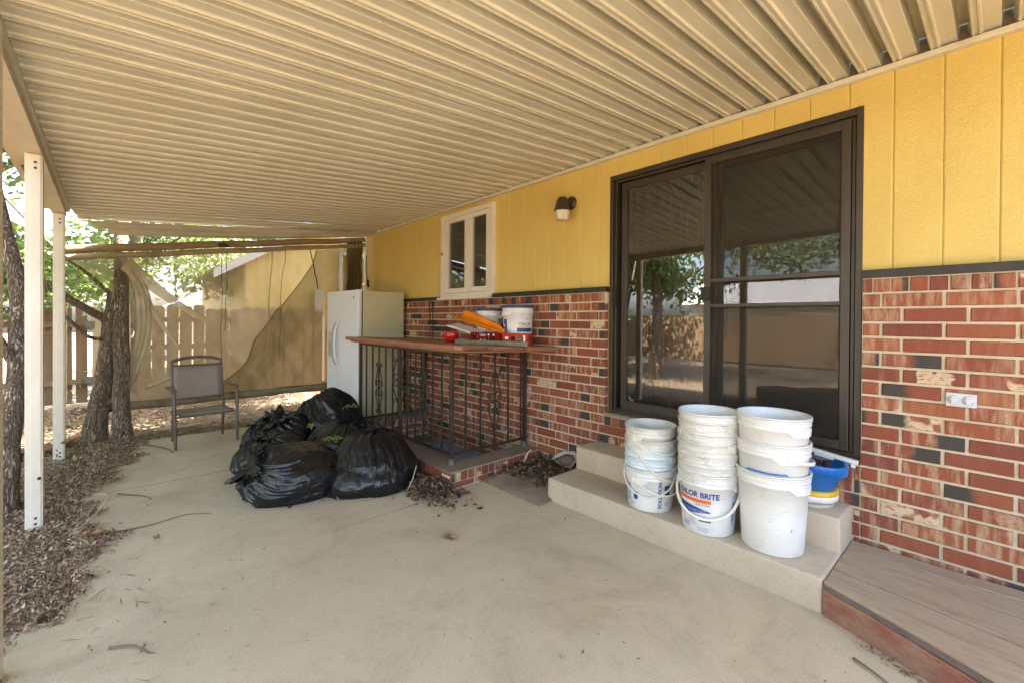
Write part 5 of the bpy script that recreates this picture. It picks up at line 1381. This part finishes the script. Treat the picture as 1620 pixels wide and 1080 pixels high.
def samp_edge(g_, n):
    x = -7.0+g_.random(n)*5.6; e = edge_y(x)+.05*np.sin(x*9)+.04*np.sin(x*23); y = e-np.abs(g_.normal(size=n))*.42+.10*(g_.random(n)**3)
    z = np.where(y > -3.6, .004+np.clip((e-y)*.22, 0, .03), -.035+.05*np.clip((e-y), 0, .6)); z = np.where((y < -3.6) & (z < .004), .004, z)
    k = (y > -5.6); return np.column_stack([x, y, z])[k]
litter('leaf_litter', 42000, samp_edge, .0135, LITTER, .02, .42, 11, .8)
litter('twig_litter', 1500, samp_edge, .045, LITTER, .03, .05, 21, .3)
litter('twig_litter', 260, lambda g_, n: np.column_stack([-6.8+g_.random(n)*4.6, -3.55+np.abs(g_.normal(size=n))*.16, np.full(n, .004)]), .04, LITTER, .004, .05, 22, .08)
litter('leaf_litter', 4200, lambda g_, n: np.column_stack([-3.75+g_.random(n)**1.3*.72, (y := -3.58-g_.random(n)**1.3*.75), np.full(n, .002)]), .014, LITTER, .025, .42, 24, .8)
def samp_yard(g_, n):
    x = -10.2+g_.random(n)*8; y = -8.5+g_.random(n)*4.9; k = (y < -4.15) | (x < -3.6); return np.column_stack([x, y, np.full(n, -.045)])[k]
litter('leaf_litter', 14000, samp_yard, .030, LITTER, .03, .40, 12, .5)
def samp_chips(g_, n):
    x = -10.2+g_.random(n)*3.28; y = -3.9+g_.random(n)*4.2; return np.column_stack([x, y, np.full(n, -.045)])
litter('wood_chips', 22000, samp_chips, .030, CHIPS, .04, .45, 13, .6)
litter('wood_chips', 8000, lambda g_, n: np.column_stack([-10.2+g_.random(n)*3.0, -6.4+g_.random(n)*2.8, np.full(n, -.04)]), .032, CHIPS, .04, .45, 14, .6)
def blob(cx, cy, rx, ry, h):
    def f(g_, n):
        a_ = g_.random(n)*2*PI; r = np.abs(g_.normal(size=n))*.5; x = cx+rx*r*np.cos(a_); y = cy+ry*r*np.sin(a_)
        return np.column_stack([x, y, np.maximum(.003, h*(1-np.minimum(1, r*1.0))**1.2)])
    return f
litter('leaf_litter', 2600, blob(-3.30, -1.36, .42, .20, .09), .020, LITTERD, .02, .5, 15, .8)
litter('leaf_litter', 700, blob(-3.95, -2.02, .25, .2, .02), .018, LITTERD, .01, .5, 19, .8)
def samp_pocket(g_, n):
    x = -3.21+g_.random(n)*.72; y = -.88+g_.random(n)*.82; k = (y > -.72+.18*g_.random(n)) ; z = .02+.075*np.clip((y+.9)*2.4, 0, 1)*np.clip((x+3.25)*6, .3, 1); return np.column_stack([x, y, z])[k]
litter('leaf_litter', 3200, samp_pocket, .022, LITTERD, .03, .5, 16, .8)
def samp_patio(g_, n):
    x = -6.8+g_.random(n)*7; y = -3.55+g_.random(n)*2.7; k = (x < -3.2) | (y < -.8); k &= ~((x > -2.6) & (y > -.8)); return np.column_stack([x, y, np.full(n, .0025)])[k]
litter('leaf_crumbs', 520, samp_patio, .010, LITTER, .002, .35, 17, .25)
litter('leaf_crumbs', 260, lambda g_, n: np.column_stack([-.45+.9*(t := g_.random(n)), -.80-.38*t-np.abs(g_.normal(size=n))*.035, np.full(n, .003)]), .014, LITTER, .002, .3, 18, .25)
# far ground tone: dirt lawn gets only the ground sheet
def dry_leaf(loc, s, rz, label):
    mb = MB(); n = 9; vs = [(0, 0, .006)]
    for k in range(n*2):
        a_ = 2*PI*k/(n*2); r = s*(1.0 if k % 2 == 0 else .62)*(.8+.4*abs(math.cos(a_*.5))); vs.append((r*math.cos(a_), r*.7*math.sin(a_), .012+.012*math.sin(a_*3)+.010*(k % 2)))
    mb.add(vs, [(0, 1+k, 1+(k+1) % (n*2)) for k in range(n*2)])
    o = mb.build('dry_leaf', simple('curled_leaf', (.34, .19, .09), .8, (.22, .12, .05), 30), None, loc, (0, 0, rz)); return tag(o, label, 'leaf', 'dry leaves on the patio')
dry_leaf((-2.50, -1.71, .004), .055, .4, 'large curled brown leaf alone in the middle of the concrete')
dry_leaf((-4.02, -3.52, .045), .055, 1.4, 'large pale brown leaf on the litter at the foot of the nearest full post')
dry_leaf((-3.78, -3.19, .004), .02, 2.0, 'small round curled leaf on the concrete near the long joint')
def twig(pts, r, label, mat=STICK, group='twigs lying about'):
    o, rr = limb(pts, r, r*.5, sub=4, wob=.004); mb = MB(); mb.tube(o, rr, n=5)
    return tag(mb.build('twig', mat), label, 'twig', group)
twig([(-4.92, -3.52, .05), (-4.66, -3.44, .10), (-4.38, -3.50, .06), (-4.12, -3.62, .04)], .0045, 'pale bent twig on the litter beside the nearest full post', STICKP)
twig([(-4.95, -3.38, .01), (-4.75, -3.22, .012), (-4.62, -3.17, .01)], .006, 'dark forked twig on the concrete near the far joint')
twig([(-4.08, -3.42, .008), (-4.05, -3.2, .010), (-4.1, -3.0, .008), (-4.0, -2.85, .008)], .0045, 'thin curving twig on the concrete between the joints')
twig([(-6.6, -3.15, .03), (-6.3, -2.98, .02), (-6.05, -2.92, .015)], .010, 'long dark twig by the foot of the twin tree')
twig([(-2.66, -3.42, .006), (-2.60, -3.34, .012), (-2.50, -3.28, .006)], .006, 'broken twig on the concrete at the bottom edge of the picture')
twig([(-2.93, -.72, .010), (-2.98, -.60, .03), (-3.08, -.45, .10), (-3.12, -.36, .17), (-3.10, -.33, .205)], .011, 'pale bent root standing against the curb beside the steps', STICKP)
twig([(-3.42, -1.52, .01), (-3.40, -1.48, .10), (-3.44, -1.42, .20)], .005, 'thin pale stem leaning on the front right rubbish bag', STICKP)
twig([(-.42, -.98, .008), (-.34, -1.02, .010), (-.27, -1.06, .008)], .006, 'short dark twig by the foot of the wooden deck')
# landscape timbers, stone
tb = MB().box((-.62, -.055, -.05), (.62, .055, .055), .012).build('garden_timber', TIMBER, None, (-7.42, -3.78, .0), (0, 0, math.radians(158))); tag(tb, 'reddish garden timber lying beyond the far post left of the tree', 'timber', 'garden timbers')
tb = MB().box((-.28, -.04, -.05), (.28, .04, .02), .012).build('garden_timber', POLEW, None, (-7.50, -2.75, -.01), (0, 0, math.radians(100))); tag(tb, 'short weathered garden timber on the wood chips behind the chair', 'timber', 'garden timbers')
bm = bmesh.new(); bmesh.ops.create_icosphere(bm, subdivisions=4, radius=1)
for v in bm.verts: v.co = Vector((v.co.x*.28, v.co.y*.34, v.co.z*.07))*(1+.25*noise.noise(v.co*1.8))
tag(MB().bm(bm, True).build('flat_stone', STONE, None, (-7.75, -.62, .0)), 'pale flat stone on the wood chips left of the refrigerator', 'stone')
def sprout(loc, n, s, label):
    g_ = np.random.default_rng(int(abs(loc[0]*100))); root = empty('sprout', loc, 0, label, 'plant', 'green sprouts'); mb = MB()
    mb.tube([(0, 0, -.03), (.01, .01, s*.6), (.02, 0, s)], [.006, .005, .003], n=5); mb.build('stem', WEED, root)
    leaves('foliage', [(0, 0, s*.6)], [(s*.5, s*.5, s*.5)], n, .026, root, seed=int(s*1000))
sprout((-5.35, -4.10, -.02), 90, .55, 'green sprout at the foot of the gnarled tree')
sprout((-7.10, -3.62, -.03), 40, .22, 'small green weed at the foot of the twin tree')
sprout((-8.6, -4.25, -.03), 110, .75, 'leafy sapling in front of the gate between the posts')
